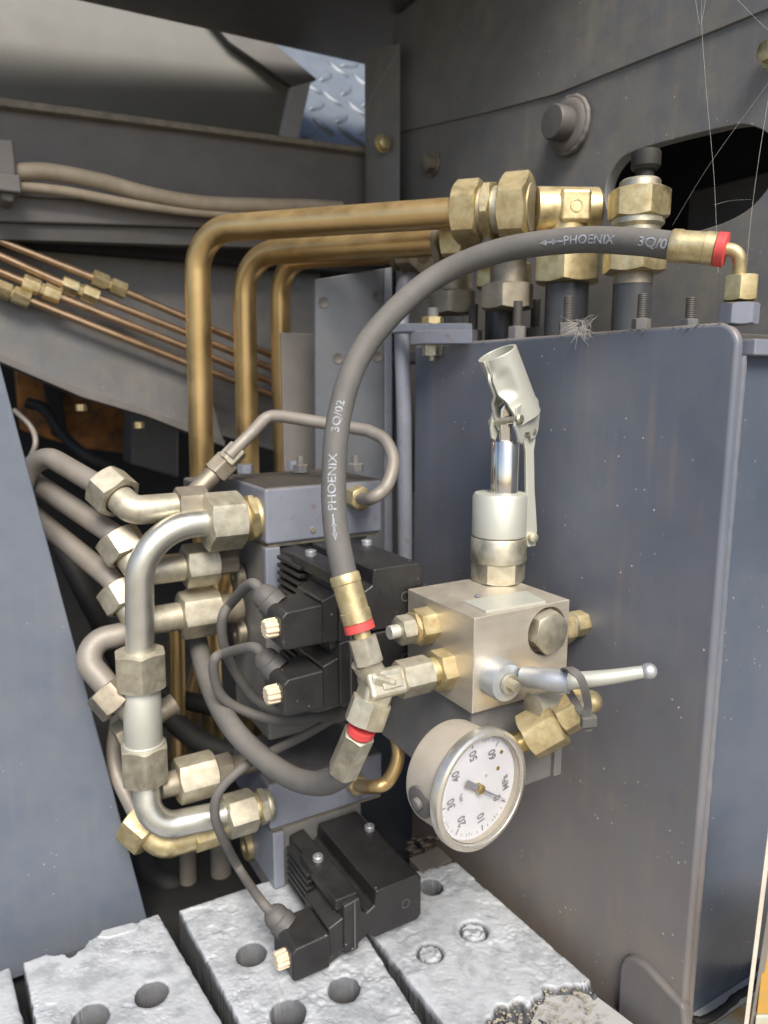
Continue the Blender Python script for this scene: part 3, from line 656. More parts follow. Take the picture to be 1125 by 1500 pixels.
# tab with two bolts
tb = Tl(590, 474, -.012)
q = PL(593, 474, PP - B * .02, -B); q2 = PL(695, 477, PP - B * .001, -B)
t = thing('mounting_tab', 'grey mounting tab with two bolts at the tank\'s upper left', 'tab', PV(630, 505, .55))
ex = PV(692, 478, .53) - PV(590, 478, .575); p = PV(590, 486, .575)
m = MB().box(p, ex, A * .03, Z * sz(12, .575)); part(t, 'tab_plate', m, 'block_paint', bevel=.0008)
p2 = PV(622, 504, .555); m = MB().box(p2, PV(692, 504, .528) - p2, A * .02, Z * sz(20, .555)); part(t, 'spacer', m, 'block_paint', bevel=.001)
for (x, y, dr, ap, L, mt_) in ((634, 475, 1, 14, 10, 'zinc_yellow'), (633, 504, -1, 13, 17, 'zinc_silver')):
    c = PV(x, y, .57); part(t, 'bolt', MB().hexn(c, Z * dr, sz(ap, .57), sz(L, .57), 10), mt_)
c = PV(634, 466, .57); part(t, 'bolt_end', MB().lathe(c, Z, [(0, sz(8, .57)), (sz(14, .57), sz(8, .57))], 16), 'grey_paint')
c = PV(633, 521, .57); part(t, 'bolt_end', MB().lathe(c, -Z, [(0, sz(6, .57)), (sz(7, .57), sz(5, .57))], 16), 'zinc_silver')

# ================================================================== valve blocks
def Vf(x, y, off=0): return PL(x, y, VP_ - A * off, -A)
t = thing('upper_valve_block', 'blue grey painted valve block with dirty top, centre left', 'valve block', Vf(470, 1000))
uc = Vf(388, 716); lb = tx(uc, B, 560); lz_ = (Vf(390, 799) - Vf(390, 716)).z
bl = part(t, 'upper_body', MB().box(uc, B * lb, A * .080, Z * lz_), 'block_paint', bevel=.0022, segs=3)
part(t, 'gasket', MB().box(uc + Z * (lz_ - .0022) + B * .002 + A * .002, B * (lb - .004), A * .076, Z * .0022), 'zinc_dirty')
mb_top = uc + Z * (lz_ - .0024)
zl = (Vf(400, 1090) - Vf(400, 799)).z
part(t, 'middle_body', MB().box(mb_top + B * .001 + A * .008, B * (lb - .009), A * .070, Z * zl), 'grey_paint', bevel=.002)
part(t, 'side_strip', MB().box(Vf(389, 803, .001) , B * .011, A * .006, Z * ((Vf(390, 872) - Vf(390, 803)).z)), 'block_paint', bevel=.0015)
def Vl(x, y, off=0): return PL(x, y, uc - B * off, -B)           # left face plane
part(t, 'small_screw', MB().lathe(Vf(458, 776, -.0003), -A, [(0, .0022), (.0012, .002)], 14), 'zinc_silver')
for (x, y, r) in ((360, 690, .007), (430, 684, .006)):
    c = PZ(x, y, uc.z); c = PZ(x, y + 3, uc.z)
    part(t, 'top_bolt', MB().hexn(c, Z, r * .8, .007, 10), 'block_paint')
for (x, y) in ((440, 692), (521, 690)):
    c = PZ(x, y, uc.z + .001); part(t, 'top_bolt', MB().hexn(c, Z, .0055, .006, 20), 'grey_paint'); part(t, 'bolt_tip', MB().lathe(c + Z * .006, Z, [(0, .003), (.006, .0026)], 12), 'grey_paint')
# dirt crumbs on top
part(t, 'grime_layer', MB().box(uc + B * .0015 + A * .002 - Z * .0002, B * (lb - .003), A * .076, Z * .0007), 'grime', bevel=.0003)
m = MB(); rnd = random.Random(5)
for i in range(160):
    q = uc + B * rnd.uniform(.004, lb - .004) + A * rnd.uniform(.003, .07); m.ball(q, rnd.uniform(.0004, .0016), 5, 3, (1.6, 1, .6))
o = part(t, 'dirt_crumbs', m, 'grime'); o['kind'] = 'stuff'
for (x, y) in ((354, 845), (356, 926)):
    c = Vl(x, y, .0008); pl = part(t, 'screw_plug', MB().lathe(c, -B, [(0, .0098), (.005, .0098), (.006, .0088), (.006, .0035), (.003, .003)], 28), 'zinc_dirty')
# lower valve block
lc = Vf(394, 1150); zb = (Vf(400, 1216) - Vf(394, 1150)).z; lbl = tx(lc, B, 560)
tlow = thing('lower_valve_block', 'blue grey valve block under the hose loop, rust along its base', 'valve block', Vf(470, 1330))
part(tlow, 'upper_body', MB().box(lc, B * lbl, A * .075, Z * zb), 'block_paint', bevel=.002, segs=3)
part(tlow, 'rust_line', MB().box(lc + Z * (zb - .0016) + B * .001 + A * .001, B * (lbl - .002), A * .07, Z * .0016), 'zinc_dirty')
lz2 = (Vf(400, 1330) - Vf(400, 1218)).z
part(tlow, 'lower_body', MB().box(lc + Z * (zb - .0018) + B * .003 + A * .002, B * (lbl - .02), A * .07, Z * lz2), 'grey_paint', bevel=.002)
part(tlow, 'side_strip', MB().box(Vf(400, 1222, .001), B * .009, A * .045, Z * ((Vf(400, 1305) - Vf(400, 1222)).z)), 'block_paint', bevel=.0015)
c = PL(362, 1240, lc, -B); part(tlow, 'screw_plug', MB().lathe(c - B * -.003, -B, [(0, .0105), (.0045, .0105), (.0055, .0095), (.0055, .004), (.002, .0035)], 28), 'zinc_yellow')

# ================================================================== solenoid valves (three alike)
FP = .0875                                            # how far the solenoids stand out
rc_ = Vf(618, 1279, FP); wB = -tx(rc_, B, 504)
def solenoid(o0, label, hZ, group='black solenoid valves with plugs'):
    """o0: top front right corner"""
    t = thing('solenoid_valve', label, 'solenoid valve', o0 - Z * hZ, group)
    def q(b, a, z): return o0 - B * b + A * a - Z * z
    L = FP - .001
    body = MB()
    prof = [q(0, 0, .003), q(.003, 0, 0), q(wB * .60, 0, 0), q(wB * .62, 0, .010), q(wB * .72, 0, .013), q(wB * .78, 0, .010), q(wB * .80, 0, 0), q(wB, 0, 0.002), q(wB, 0, hZ + .003), q(wB * .82, 0, hZ + .003), q(wB * .82, 0, hZ - .001), q(wB * .70, 0, hZ - .005), q(wB * .62, 0, hZ), q(.003, 0, hZ), q(0, 0, hZ - .003)]
    body.prism(prof, A * L)
    part(t, 'coil_housing', body, 'plastic_black', bevel=.0014, segs=2)
    part(t, 'parting_strip', MB().box(q(wB * .885, -.0006, .001), B * .0012, A * .0006, Z * -(hZ + .001)), 'plastic_grey')
    part(t, 'moulded_mark', MB().lathe(q(wB * .22, .0002, hZ * .52), -A, [(0, .0032), (.0005, .0032), (.0005, .0025), (0, .0025)], 24, cap=False), 'plastic_grey')
    for i in range(6):
        part(t, 'cooling_fin', MB().box(q(wB + .006, .042, .004 + i * .0052), B * .0062, A * .036, Z * -.0026), 'plastic_black', bevel=.0005)
    part(t, 'fin_cover', MB().box(q(wB + .004, .004, -.0012), B * .016, A * .055, Z * -.008), 'plastic_black', bevel=.0012)
    for (b, a) in ((wB * .93, .046), (.006, .060)):
        c = q(b, a, -.0012 if b > .02 else 0)
        s = part(t, 'cap_screw', MB().lathe(c, Z, [(0, .0036), (.0028, .0036), (.0034, .003), (.0034, .0016), (.0015, .0015)], 20), 'lever_steel')
    # plug
    pz0, pz1 = .016, .0395
    adapter = MB().prism([q(wB - .001, .002, .011), q(wB + .010, .002, pz0 - .001), q(wB + .010, .002, pz1 + .001), q(wB - .001, .002, hZ + .003)], A * .036)
    part(t, 'plug_socket', adapter, 'plastic_black', bevel=.0012)
    pl = MB().prism([q(wB + .0105, -.001, pz0), q(wB + .033, -.001, pz0 + .001), q(wB + .036, -.001, pz0 + .004), q(wB + .036, -.001, pz1 - .002), q(wB + .034, -.001, pz1), q(wB + .0105, -.001, pz1)], A * .030)
    p = part(t, 'plug', pl, 'plastic_black', bevel=.0016, segs=3)
    sc_ = q(wB + .036, .008, (pz0 + pz1) / 2)
    m = MB(); n = 40; vs = []; fs = []
    u, v = A, Z
    for tt, rr_ in ((0, .0052), (.0062, .0050), (.0072, .0042)):
        for k in range(n):
            a = 2 * math.pi * k / n; r = rr_ + (.0005 if k % 4 < 2 else -.0003); vs.append(sc_ - B * tt + (u * math.cos(a) + v * math.sin(a)) * r)
    for i in range(2):
        for k in range(n): k2 = (k + 1) % n; fs.append((i * n + k, i * n + k2, (i + 1) * n + k2, (i + 1) * n + k))
    fs.append(tuple(range(2 * n, 3 * n))); m.add(vs, fs)
    part(t, 'plug_screw', m, 'knob_cream', p, ang=30)
    gp = q(wB + .030, .026, pz0 + .004); gd = (A * .55 + Z * .55 - B * .45).normalized()
    gm = MB().lathe(gp - gd * .003, gd, [(0, .0085), (.006, .0088), (.007, .0078), (.011, .0078), (.0135, .0066), (.016, .0042)], 24)
    part(t, 'cable_gland', gm, 'plastic_grey', p)
    return t, gp + gd * .008, gd
v3, g3, gd3 = solenoid(rc_, 'black solenoid valve over the grey slabs, lowest of the three', .0335)
r1_ = Vf(620, 823, FP); v1, g1, gd1 = solenoid(r1_, 'uppermost black solenoid valve, right under the blue grey block', .0385)
r2_ = r1_ - Z * .0395; v2, g2, gd2 = solenoid(r2_, 'middle black solenoid valve, just below the uppermost one', .0385)
# cables of the plugs
cable('plug_cable', 'grey cable rising from the lowest solenoid plug and crossing the hose', [g3, g3 + gd3 * .012] + pxl([(350, 1272, .47), (329, 1233, .445), (315, 1196, .432), (321, 1159, .432), (355, 1125, .44), (388, 1106, .455), (450, 1075, .475), (504, 1043, .49), (540, 1025, .5)]), .0031, 'rubber')
cable('plug_cable', 'black cable looping from the uppermost solenoid plug', [g1, g1 + gd1 * .01] + pxl([(340, 882, .458), (326, 905, .455), (328, 945, .46), (345, 985, .47), (375, 1025, .475), (420, 1046, .475), (480, 1052, .48)]), .0033, 'rubber')
cable('plug_cable', 'black cable looping from the middle solenoid plug', [g2, g2 + gd2 * .01] + pxl([(330, 957, .45), (315, 965, .447), (314, 990, .45), (325, 1020, .455), (355, 1040, .46), (410, 1056, .462), (470, 1050, .475), (500, 1040, .49)]), .0033, 'rubber')

# ================================================================== silver U tube with unions
Y0 = .455
uA = PV(381, 758, .497); hB = B
top_y = uA
pL = uA - B * (-tx(uA, B, 204))
low = PV(212, 1150, .452)
t = thing('silver_tube', 'bright silver U shaped tube joined by a union, left of the valves', 'tube', low)
V0 = V((pL.x, pL.y, 0))
mid_top = PV(205, 960, pL.y); mid_bot = PV(213, 1140, pL.y)
end_l = PL(394, 1178, lc, -B); lowc = end_l + B * tx(end_l, B, 219)
r_s = sz(43, .455) / 2
part(t, 'upper_tube', MB().sweep(fillet([uA, pL, mid_top], .036, 16), r_s, 32), 'tube_silver')
part(t, 'lower_tube', MB().sweep(fillet([mid_bot - (mid_bot - mid_top) * .05, PV(219, 1199, pL.y * .997).lerp(lowc, .5), end_l], .030, 16), r_s * .98, 32), 'tube_silver')
def nutline(root, p, d, items, rot=0):
    """items: (name, kind, size_px, t0, t1, material) along direction d from p in metres"""
    for it in items:
        nmx, kind, s, t0, t1, mt_ = it[:6]; rt = it[6] if len(it) > 6 else rot
        a = p + d * t0; r = sz(s, p.y)
        if kind == 'h': part(root, nmx, MB().hexn(a, d, r, t1 - t0, rt), mt_)
        else: part(root, nmx, MB().lathe(a, d, [(0, r * .96), (min(.0008, (t1 - t0) * .2), r), (t1 - t0 - min(.0008, (t1 - t0) * .2), r), (t1 - t0, r * .96)], 30), mt_)
k0 = tx(uA, B, 300); k1 = tx(uA, B, 353); kq = tx(uA, B, 371)
nutline(t, uA, B, [('nut', 'h', 38, k0, k1, 'zinc_silver', 0), ('collar', 'c', 30, k1, k1 + .003, 'zinc_yellow'), ('adapter', 'h', 32, k1 + .003, kq, 'zinc_yellow', 20), ('washer', 'c', 31, kq, kq + .0045, 'zinc_yellow')])
dv = (mid_bot - mid_top).normalized()
def ky(y): return ty(mid_top, dv, y)
nutline(t, mid_top, dv, [('nut', 'h', 36, ky(953), ky(1006), 'zinc_silver', 28), ('union_body', 'c', 29, ky(1004), ky(1106), 'galvanised'), ('nut', 'h', 34, ky(1090), ky(1143), 'zinc_silver', 28), ('ring', 'c', 31, ky(1086), ky(1091), 'galvanised')])
q = mid_top + dv * ky(1030) + (-mid_top).normalized() * sz(28, .455) - RT * .004
part(t, 'raised_rib', MB().box(q - RT * .003 + V((0, .001, 0)), RT * .002, V((0, -.0016, 0)), dv * .017), 'galvanised', bevel=.0005)
k0 = tx(end_l, B, 330); k1 = tx(end_l, B, 371); k2 = tx(end_l, B, 388)
nutline(t, end_l, B, [('nut', 'h', 30, k0, k1, 'zinc_silver', 0), ('collar', 'c', 25, k1, k1 + .003, 'zinc_yellow'), ('adapter', 'h', 26, k1 + .003, k2, 'zinc_silver', 20), ('washer', 'c', 25, k2, k2 + .004, 'zinc_silver')])

# ================================================================== elbows and dusty tubes from the left
def elbow_set(lab, tubepts, Yc, corner, rpx, run, items, tmat, emat, nutpx, tlab, tr):
    """corner: pixel of the elbow; run: pixel x list for the +B run"""
    c = PV(*corner, Yc); t = thing('elbow_fitting', lab, 'elbow fitting', c, 'elbow fittings on the valve block')
    xe = run; ke = tx(c, B, xe); r = sz(rpx, Yc)
    tp = pxl(tubepts); dt = (tp[-2] - c).normalized()
    part(t, 'body', MB().sweep(fillet([c + dt * .016, c, c + B * ke], r * 1.05, 10), r, 26), emat)
    nutline(t, c, B, [(n_, k_, s_, tx(c, B, a_), tx(c, B, b_), m_, rt_) for (n_, k_, s_, a_, b_, m_, rt_) in items])
    part(t, 'swivel_nut', MB().hexn(c + dt * .013, dt, sz(nutpx, Yc), .017, 15, bore=r * 1.15), emat if emat != 'zinc_dirty' else 'zinc_silver')
    solo('dusty_tube', tlab, 'tube', MB().sweep(fillet(tp[:-1] + [c + dt * .018], .03, 10), tr, 22), tmat, 'dusty tubes from the left')
elbow_set('uppermost silver elbow where a dusty tube meets the valve block', [(20, 760, .50), (48, 655, .52), (172, 727, .475), (195, 748, .468)], .468, (195, 748), 22,
          258, [('ring', 'c', 21, 250, 259, 'zinc_silver', 0), ('nut', 'h', 27, 258, 302, 'zinc_dirty', 0), ('stem', 'c', 16, 300, 345, 'zinc_dirty', 0)], 'tube_dusty', 'zinc_silver', 32, 'uppermost dusty brown tube coming in from the left', sz(31, .5) / 2)
elbow_set('second elbow from top, partly hidden behind the silver tube', [(-40, 650, .53), (48, 705, .53), (170, 785, .485), (200, 830, .475)], .478, (205, 838), 22,
          268, [('ring', 'c', 21, 258, 269, 'zinc_silver', 0), ('nut', 'h', 31, 269, 316, 'zinc_silver', 0), ('stem', 'h', 20, 316, 345, 'zinc_dirty', 20)], 'tube_dusty', 'zinc_silver', 31, 'second dusty brown tube from top at left', sz(32, .5) / 2)
elbow_set('third elbow from top, behind the upright of the silver tube', [(-40, 690, .53), (55, 760, .53), (165, 850, .49), (195, 905, .482)], .480, (203, 912), 22,
          272, [('ring', 'c', 21, 260, 272, 'zinc_silver', 0), ('nut', 'h', 34, 263, 320, 'zinc_silver', 0), ('stem', 'c', 24, 318, 352, 'zinc_dirty', 0)], 'tube_dusty', 'zinc_silver', 30, 'third dusty brown tube from top at left', sz(32, .5) / 2)
# short grey hose-like bend at left with nut
t = thing('bent_tube', 'fat dusty grey tube bending left behind the silver union', 'tube', PV(120, 980, .47), None)
bt = fillet(pxl([(215, 922, .485), (105, 945, .463), (172, 1022, .455), (200, 1048, .46)]), [.018, .02], 12)
part(t, 'tube', MB().sweep(bt, sz(38, .465) / 2, 24), 'tube_dusty')
dn = (PV(172, 1022, .455) - PV(105, 945, .463)).normalized(); part(t, 'nut', MB().hexn(PV(153, 1008, .457), dn, sz(30, .457), .017, 10, bore=sz(20, .457)), 'zinc_dirty')
# lower fittings
t = thing('hex_fitting', 'dirty hexagon fitting above the silver tube\'s lower bend', 'fitting', PV(285, 1135, .48))
p = PV(235, 1152, .462)
nutline(t, p, B, [('stem', 'c', 20, 0, .02, 'zinc_dirty'), ('nut', 'h', 33, tx(p, B, 258), tx(p, B, 314), 'zinc_silver', 0), ('adapter', 'h', 24, tx(p, B, 315), tx(p, B, 338), 'zinc_dirty', 20), ('end', 'c', 18, tx(p, B, 338), tx(p, B, 375), 'zinc_dirty')])
t = thing('elbow_fitting', 'gold coloured elbow lying lowest, under the silver tube', 'elbow fitting', PV(240, 1245, .47), 'elbow fittings on the valve block')
c = PV(240, 1238, .465); dt = (PV(190, 1195, .475) - c).normalized()
part(t, 'body', MB().sweep(fillet([c + dt * .016, c, c + B * tx(c, B, 290)], .013, 10), sz(23, .465), 22), 'zinc_yellow')
part(t, 'swivel_nut', MB().hexn(c + dt * .010, dt, sz(34, .465), .020, 10, bore=sz(20, .465)), 'zinc_yellow')
nutline(t, c, B, [('nut', 'h', 24, tx(c, B, 282), tx(c, B, 322), 'zinc_yellow', 0)])
solo('dusty_tube', 'brown dusty tube behind the left panel edge, reaching the gold elbow', 'tube', MB().sweep(fillet([PV(175, 1040, .50), PV(163, 1120, .495), c + dt * .02], .03, 8), sz(25, .47) / 2, 18), 'tube_dusty')
cable('dark_cable', 'black hose at the bottom of the dark gap by the slabs', pxl([(190, 1200, .6), (215, 1275, .57), (260, 1300, .56), (310, 1320, .6)]), .009, 'black')
cable('dark_cable', 'black hose crossing behind the left tubes in the dark gap', pxl([(90, 800, .62), (140, 900, .6), (200, 1000, .62), (330, 1040, .6)]), .008, 'black')
t = thing('hex_fitting', 'brown dirty hexagon fitting half hidden behind the left panel edge', 'fitting', PV(196, 1075, .475))
p = PV(172, 1085, .478); dq = (PV(222, 1052, .492) - p).normalized()
part(t, 'nut', MB().hexn(p, dq, .0105, .015, 10), 'zinc_dirty'); part(t, 'stem', MB().lathe(p + dq * .015, dq, [(0, .0075), (.03, .0075)], 20), 'zinc_dirty')
cable('dark_cable', 'black hose crossing low behind the silver union', pxl([(220, 1020, .58), (300, 1090, .575), (420, 1120, .58)]), .009, 'black')

# ---- thin steel loops
t = thing('steel_loop', 'thin steel tube looping over the blue grey valve block', 'tube', Vf(520, 735))
dl = (PV(395, 606, .515) - PV(330, 672, .50)).normalized()
ep = Vf(524, 729, .004)
part(t, 'tube', MB().sweep(fillet([PV(335, 668, .505), PV(370, 633, .515), PV(392, 609, .525), PV(415, 610, .522), PV(530, 629, .505)], [.01, .012, .02], 8) + spline([PV(540, 631, .503), PV(564, 645, .496), PV(576, 676, .486), PV(566, 712, .475), PV(544, 730, .472), ep - A * .004, ep + A * .004], 8), sz(19, .5) / 2, 18), 'tube_dusty')
part(t, 'nut', MB().hexn(ep - A * -.004, -A, sz(17, .49), .011, 10), 'zinc_yellow')
part(t, 'nut', MB().hexn(PV(331, 676, .508), dl, sz(14, .5), .013, 10), 'zinc_silver'); part(t, 'adapter', MB().hexn(PV(314, 695, .508), dl, .0085, .014, 25), 'zinc_dirty')
part(t, 'stem', MB().lathe(PV(316, 692, .508), -dl, [(0, .0068), (.03, .0068)], 20), 'zinc_dirty')
part(t, 'seat', MB().box(PV(286, 735, .515), B * .05, A * .03, Z * .014), 'plastic_grey', bevel=.002)
t = thing('steel_loop', 'small bronze tube loop beside the lower hose ferrule', 'tube', Vf(545, 1145))
ep = Vf(521, 1147, .004)
part(t, 'tube', MB().sweep(spline([PV(535, 1050, .49), PV(556, 1050, .476), PV(578, 1075, .464), PV(583, 1110, .456), PV(568, 1144, .452), PV(545, 1153, .455), ep - A * .003, ep + A * .004], 9), sz(22, .46) / 2, 18), 'tube_brass')
part(t, 'nut', MB().hexn(ep + A * .004, -A, sz(16, .48), .010, 10), 'zinc_yellow')

# ================================================================== hoses
def ferrule(root, p, d, r, L, ring_at=1, mt='zinc_silver'):
    part(root, 'ferrule', MB().lathe(p, d, [(0, r * 1.12), (.001, r * 1.2), (.005, r * 1.2), (.0055, r * 1.14), (L * .75, r * 1.14), (L * .76, r * 1.2), (L - .0005, r * 1.18), (L, r * 1.1)], 30), mt)
    part(root, 'red_ring', MB().lathe(p + d * L, d, [(0, r * 1.2), (.0042, r * 1.2), (.0045, r * 1.1)], 30), 'red_ring')
def printed(root, path, items, r, hint=None):
    """print lettering along the hose; items: (text, px of centre, size)"""
    cum = [0]
    for i in range(1, len(path)): cum.append(cum[-1] + (path[i] - path[i - 1]).length)
    def at(s):
        s = max(0, min(cum[-1] - 1e-6, s)); i = max(k for k in range(len(cum)) if cum[k] <= s); f_ = (s - cum[i]) / (cum[i + 1] - cum[i]); return path[i].lerp(path[i + 1], f_), (path[i + 1] - path[i]).normalized()
    for (txt, cp, size, tilt) in items:
        s0 = cum[min(range(len(path)), key=lambda k: (proj(path[k])[0] - cp[0]) ** 2 + (proj(path[k])[1] - cp[1]) ** 2)]
        if txt == '<': vs_ = [V(q) for q in [(-.006, 0, 0), (-.0025, .0016, 0), (-.0025, .0006, 0), (.0005, .0006, 0), (.0005, .0016, 0), (.002, .0005, 0), (.006, .0005, 0), (.006, -.0005, 0), (.002, -.0005, 0), (.0005, -.0016, 0), (.0005, -.0006, 0), (-.0025, -.0006, 0), (-.0025, -.0016, 0)]]; fs_ = [tuple(range(13))]
        else: vs_, fs_ = textmesh(txt, size, 1)
        m = MB(); out = []
        for q in vs_:
            p, T = at(s0 + q.x * 1.15); cdir = -p; cdir = (cdir - T * cdir.dot(T)).normalized(); up_ = cdir.cross(T)
            a = q.y / r + tilt; out.append(p + (cdir * math.cos(a) + up_ * math.sin(a)) * (r + .00022))
        m.add(out, fs_); part(root, 'printed_marking', m, 'print_white')
rh = .0068
h_lo = PS(505, 845, .405)
hose_pts = [h_lo] + pxl([(492, 775, .388), (489, 700, .398), (497, 610, .411), (523, 528, .424), (572, 462, .437), (640, 405, .452), (730, 368, .44), (840, 352, .42), (930, 354, .397), (985, 360, .384)])
path = spline(hose_pts, 16)
hose = thing('printed_hose', 'long grey rubber hose arching over the pump, printed PHOENIX', 'hose', h_lo)
part(hose, 'rubber_hose', MB().sweep(path, rh, 32), 'rubber')
d_hi = (PV(1050, 363, .374) - PV(985, 358, .384)).normalized(); ferrule(hose, path[-1] - d_hi * .001, d_hi, rh * .98, .0215, mt='zinc_yellow')
fe = path[-1] + d_hi * .024
nb = PV(1084, 412, .372)
part(hose, 'bent_end', MB().sweep(fillet([fe - d_hi * .003, PV(1083, 366, .3695), nb], .009, 10), sz(18, .37) / 2, 18), 'zinc_yellow')
part(hose, 'end_nut', MB().hexn(PV(1084, 441, .372), Z, sz(21, .372), sz(35, .372), 28), 'zinc_yellow')
d_lo = (PS(529, 928, .398) - h_lo).normalized(); Lf = (PS(526, 914, .399) - h_lo).length
ferrule(hose, h_lo - d_lo * .0015, d_lo, rh * 1.0, Lf + .001, mt='zinc_yellow')
part(hose, 'stem', MB().lathe(PS(525, 910, .3985), d_lo, [(0, sz(13, .375)), (.02, sz(13, .375))], 20), 'zinc_yellow')
part(hose, 'end_nut', MB().hexn(PS(530, 934, .398), d_lo, sz(21, .373), sz(42, .373), 22), 'zinc_silver')
printed(hose, path, [('PHOENIX', (495, 712), .0063, .12), ('<', (496, 775), 0, .12), ('3Q/02', (499, 614), .0062, .12), ('PHOENIX', (873, 353), .0062, .02), ('<', (810, 355), 0, .02), ('3Q/02', (968, 356), .0064, .02)], rh)
# base fitting on the tank
t = thing('hose_seat', 'dark hexagon seat on the tank top under the hose end', 'fitting', PV(1084, 470, .372))
part(t, 'seat', MB().hexn(PV(1081, 476, .372), Z, sz(24, .372), sz(30, .372), 10), 'block_paint')

# tee on the pump block
bt0 = PS(695, 906, .40)                                       # block's front top corner
def Bl(x, y, off=0): return PL(x, y, bt0 - B * off, -B)
port = Bl(655, 979); tc_ = port - B * (-tx(port, B, 553)); 
tee = thing('tee_fitting', 'silver forged tee joining both hoses to the pump block', 'tee fitting', tc_)
k = lambda x: tx(tc_, B, x)
nC = (-tc_).normalized(); nC = (nC - B * nC.dot(B)).normalized(); wC = B.cross(nC)
part(tee, 'body', MB().box(tc_ - B * .0085 - nC * .0075 - wC * .0078, B * (k(588) + .0085), nC * .015, wC * .0156), 'zinc_silver', bevel=.0028, segs=3)
nutline(tee, tc_, B, [('side_nut', 'h', 27, k(583), k(626), 'zinc_silver', 0), ('collar', 'c', 23, k(626), k(640), 'zinc_yellow'), ('port_nut', 'h', 30, k(636), k(673), 'zinc_yellow', 0), ('neck', 'c', 22, k(665), k(665) + .02, 'zinc_yellow')])
dd_ = (PS(526, 1078, .392) - tc_).normalized(); du_ = (PS(541, 975, .397) - tc_); du_.normalize()
nD = (nC - dd_ * nC.dot(dd_)).normalized(); wD = dd_.cross(nD)
part(tee, 'down_leg', MB().box(tc_ - dd_ * .007 - nD * .0077 - wD * .0080, dd_ * .022, nD * .0154, wD * .0160), 'zinc_silver', bevel=.0028, segs=3)
part(tee, 'up_leg', MB().lathe(tc_ + V((0, .003, 0)), (PS(538, 975, .398) - tc_ - V((0, .003, 0))).normalized(), [(0, .0075), (.016, .0075)], 24), 'zinc_silver')
part(tee, 'forged_pad', MB().box(tc_ + nC * .0075 - B * .001 - wC * .0035, B * .012, nC * .0009, wC * .007), 'zinc_silver', bevel=.0006)
# lower hose
l0 = tc_ + dd_ * .012
h2 = thing('lower_hose', 'dusty rubber hose looping down left from the tee', 'hose', PV(430, 1165, .43))
part(h2, 'end_nut', MB().hexn(tc_ + dd_ * .008, dd_, sz(30, .37), sz(42, .37), 20), 'zinc_silver')
fs_ = tc_ + dd_ * (.008 + sz(46, .37))
fe_ = PS(503, 1128, .405); d2 = (fe_ - fs_).normalized()
part(h2, 'red_ring', MB().lathe(fs_ - d2 * .001, d2, [(0, rh * 1.12), (.004, rh * 1.16)], 28), 'red_ring')
part(h2, 'ferrule', MB().hexn(fs_ + d2 * .0045, d2, rh * 1.16, (fe_ - fs_).length - .004, 10, sub=10), 'zinc_silver')
part(h2, 'rubber_hose', MB().sweep(spline([fe_ - d2 * .004, fe_ + d2 * .004] + pxl([(470, 1148, .397), (425, 1138, .417), (375, 1102, .436), (335, 1058, .452), (306, 1000, .485), (289, 935, .52), (280, 870, .56)]), 14), rh * 1.02, 30), 'rubber')

# ================================================================== hand pump
def cut(o, cutters):
    for cm_ in cutters:
        me = bpy.data.meshes.new('cutter'); me.from_pydata([tuple(p) for p in cm_.v], [], cm_.f); me.update()
        b_ = bmesh.new(); b_.from_mesh(me); bmesh.ops.recalc_face_normals(b_, faces=b_.faces); b_.to_mesh(me); b_.free()
        c = bpy.data.objects.new('cutter', me); sc.collection.objects.link(c)
        md = o.modifiers.new('cut', 'BOOLEAN'); md.object = c; md.solver = 'EXACT'
        bpy.context.view_layer.update()
        nm_ = bpy.data.meshes.new_from_object(o.evaluated_get(bpy.context.evaluated_depsgraph_get()))
        o.modifiers.clear(); o.data = nm_; bpy.data.objects.remove(c)
    o.data.shade_smooth(); o.data.set_sharp_from_angle(angle=R(38))
def addbevel(o, wd, segs=2):
    b = o.modifiers.new('bevel', 'BEVEL'); b.width = wd; b.segments = segs; b.limit_method = 'ANGLE'; b.angle_limit = R(40); b.harden_normals = True
la = tx(bt0, A, 597); lbk = tx(bt0, B, 835); hb = -ty(bt0, Z, 1047)
def Br(x, y, off=0): return PL(x, y, bt0 - A * off, -A)       # right (front) face
pump = thing('hand_pump', 'dusty aluminium hand pump block with lever socket on the tank', 'hand pump', bt0 - Z * hb + A * la / 2 + B * lbk / 2)
blk = part(pump, 'block', MB().box(bt0 - Z * hb, A * la, B * lbk, Z * hb), 'aluminium')
pc_ = Br(802, 925); rp = sz(38, pc_.y)
bb = BASE[pump]
def sh(m): m.v = [p - bb for p in m.v]; return m
cut(blk, [MB().lathe(pc_ - A * .01, A, [(0, rp), (.0165, rp)], 48)]); addbevel(blk, .0008)
part(pump, 'screw_plug', MB().hexn(pc_ + A * .0062, -A, rp * .80, .0105, 12), 'zinc_silver')
# name plate on top (blank)
zt_ = bt0.z; npz = [PZ(x, y, zt_ + .0012) for x, y in ((679, 880), (771, 865), (800, 880), (712, 895))]
part(pump, 'top_plate', MB().prism(npz, Z * -.0016), 'galvanised', bevel=.0003)
part(pump, 'set_screw', MB().lathe(PZ(700, 873, zt_ + .0006), Z, [(0, .0018), (.0008, .0016)], 12), 'ink')
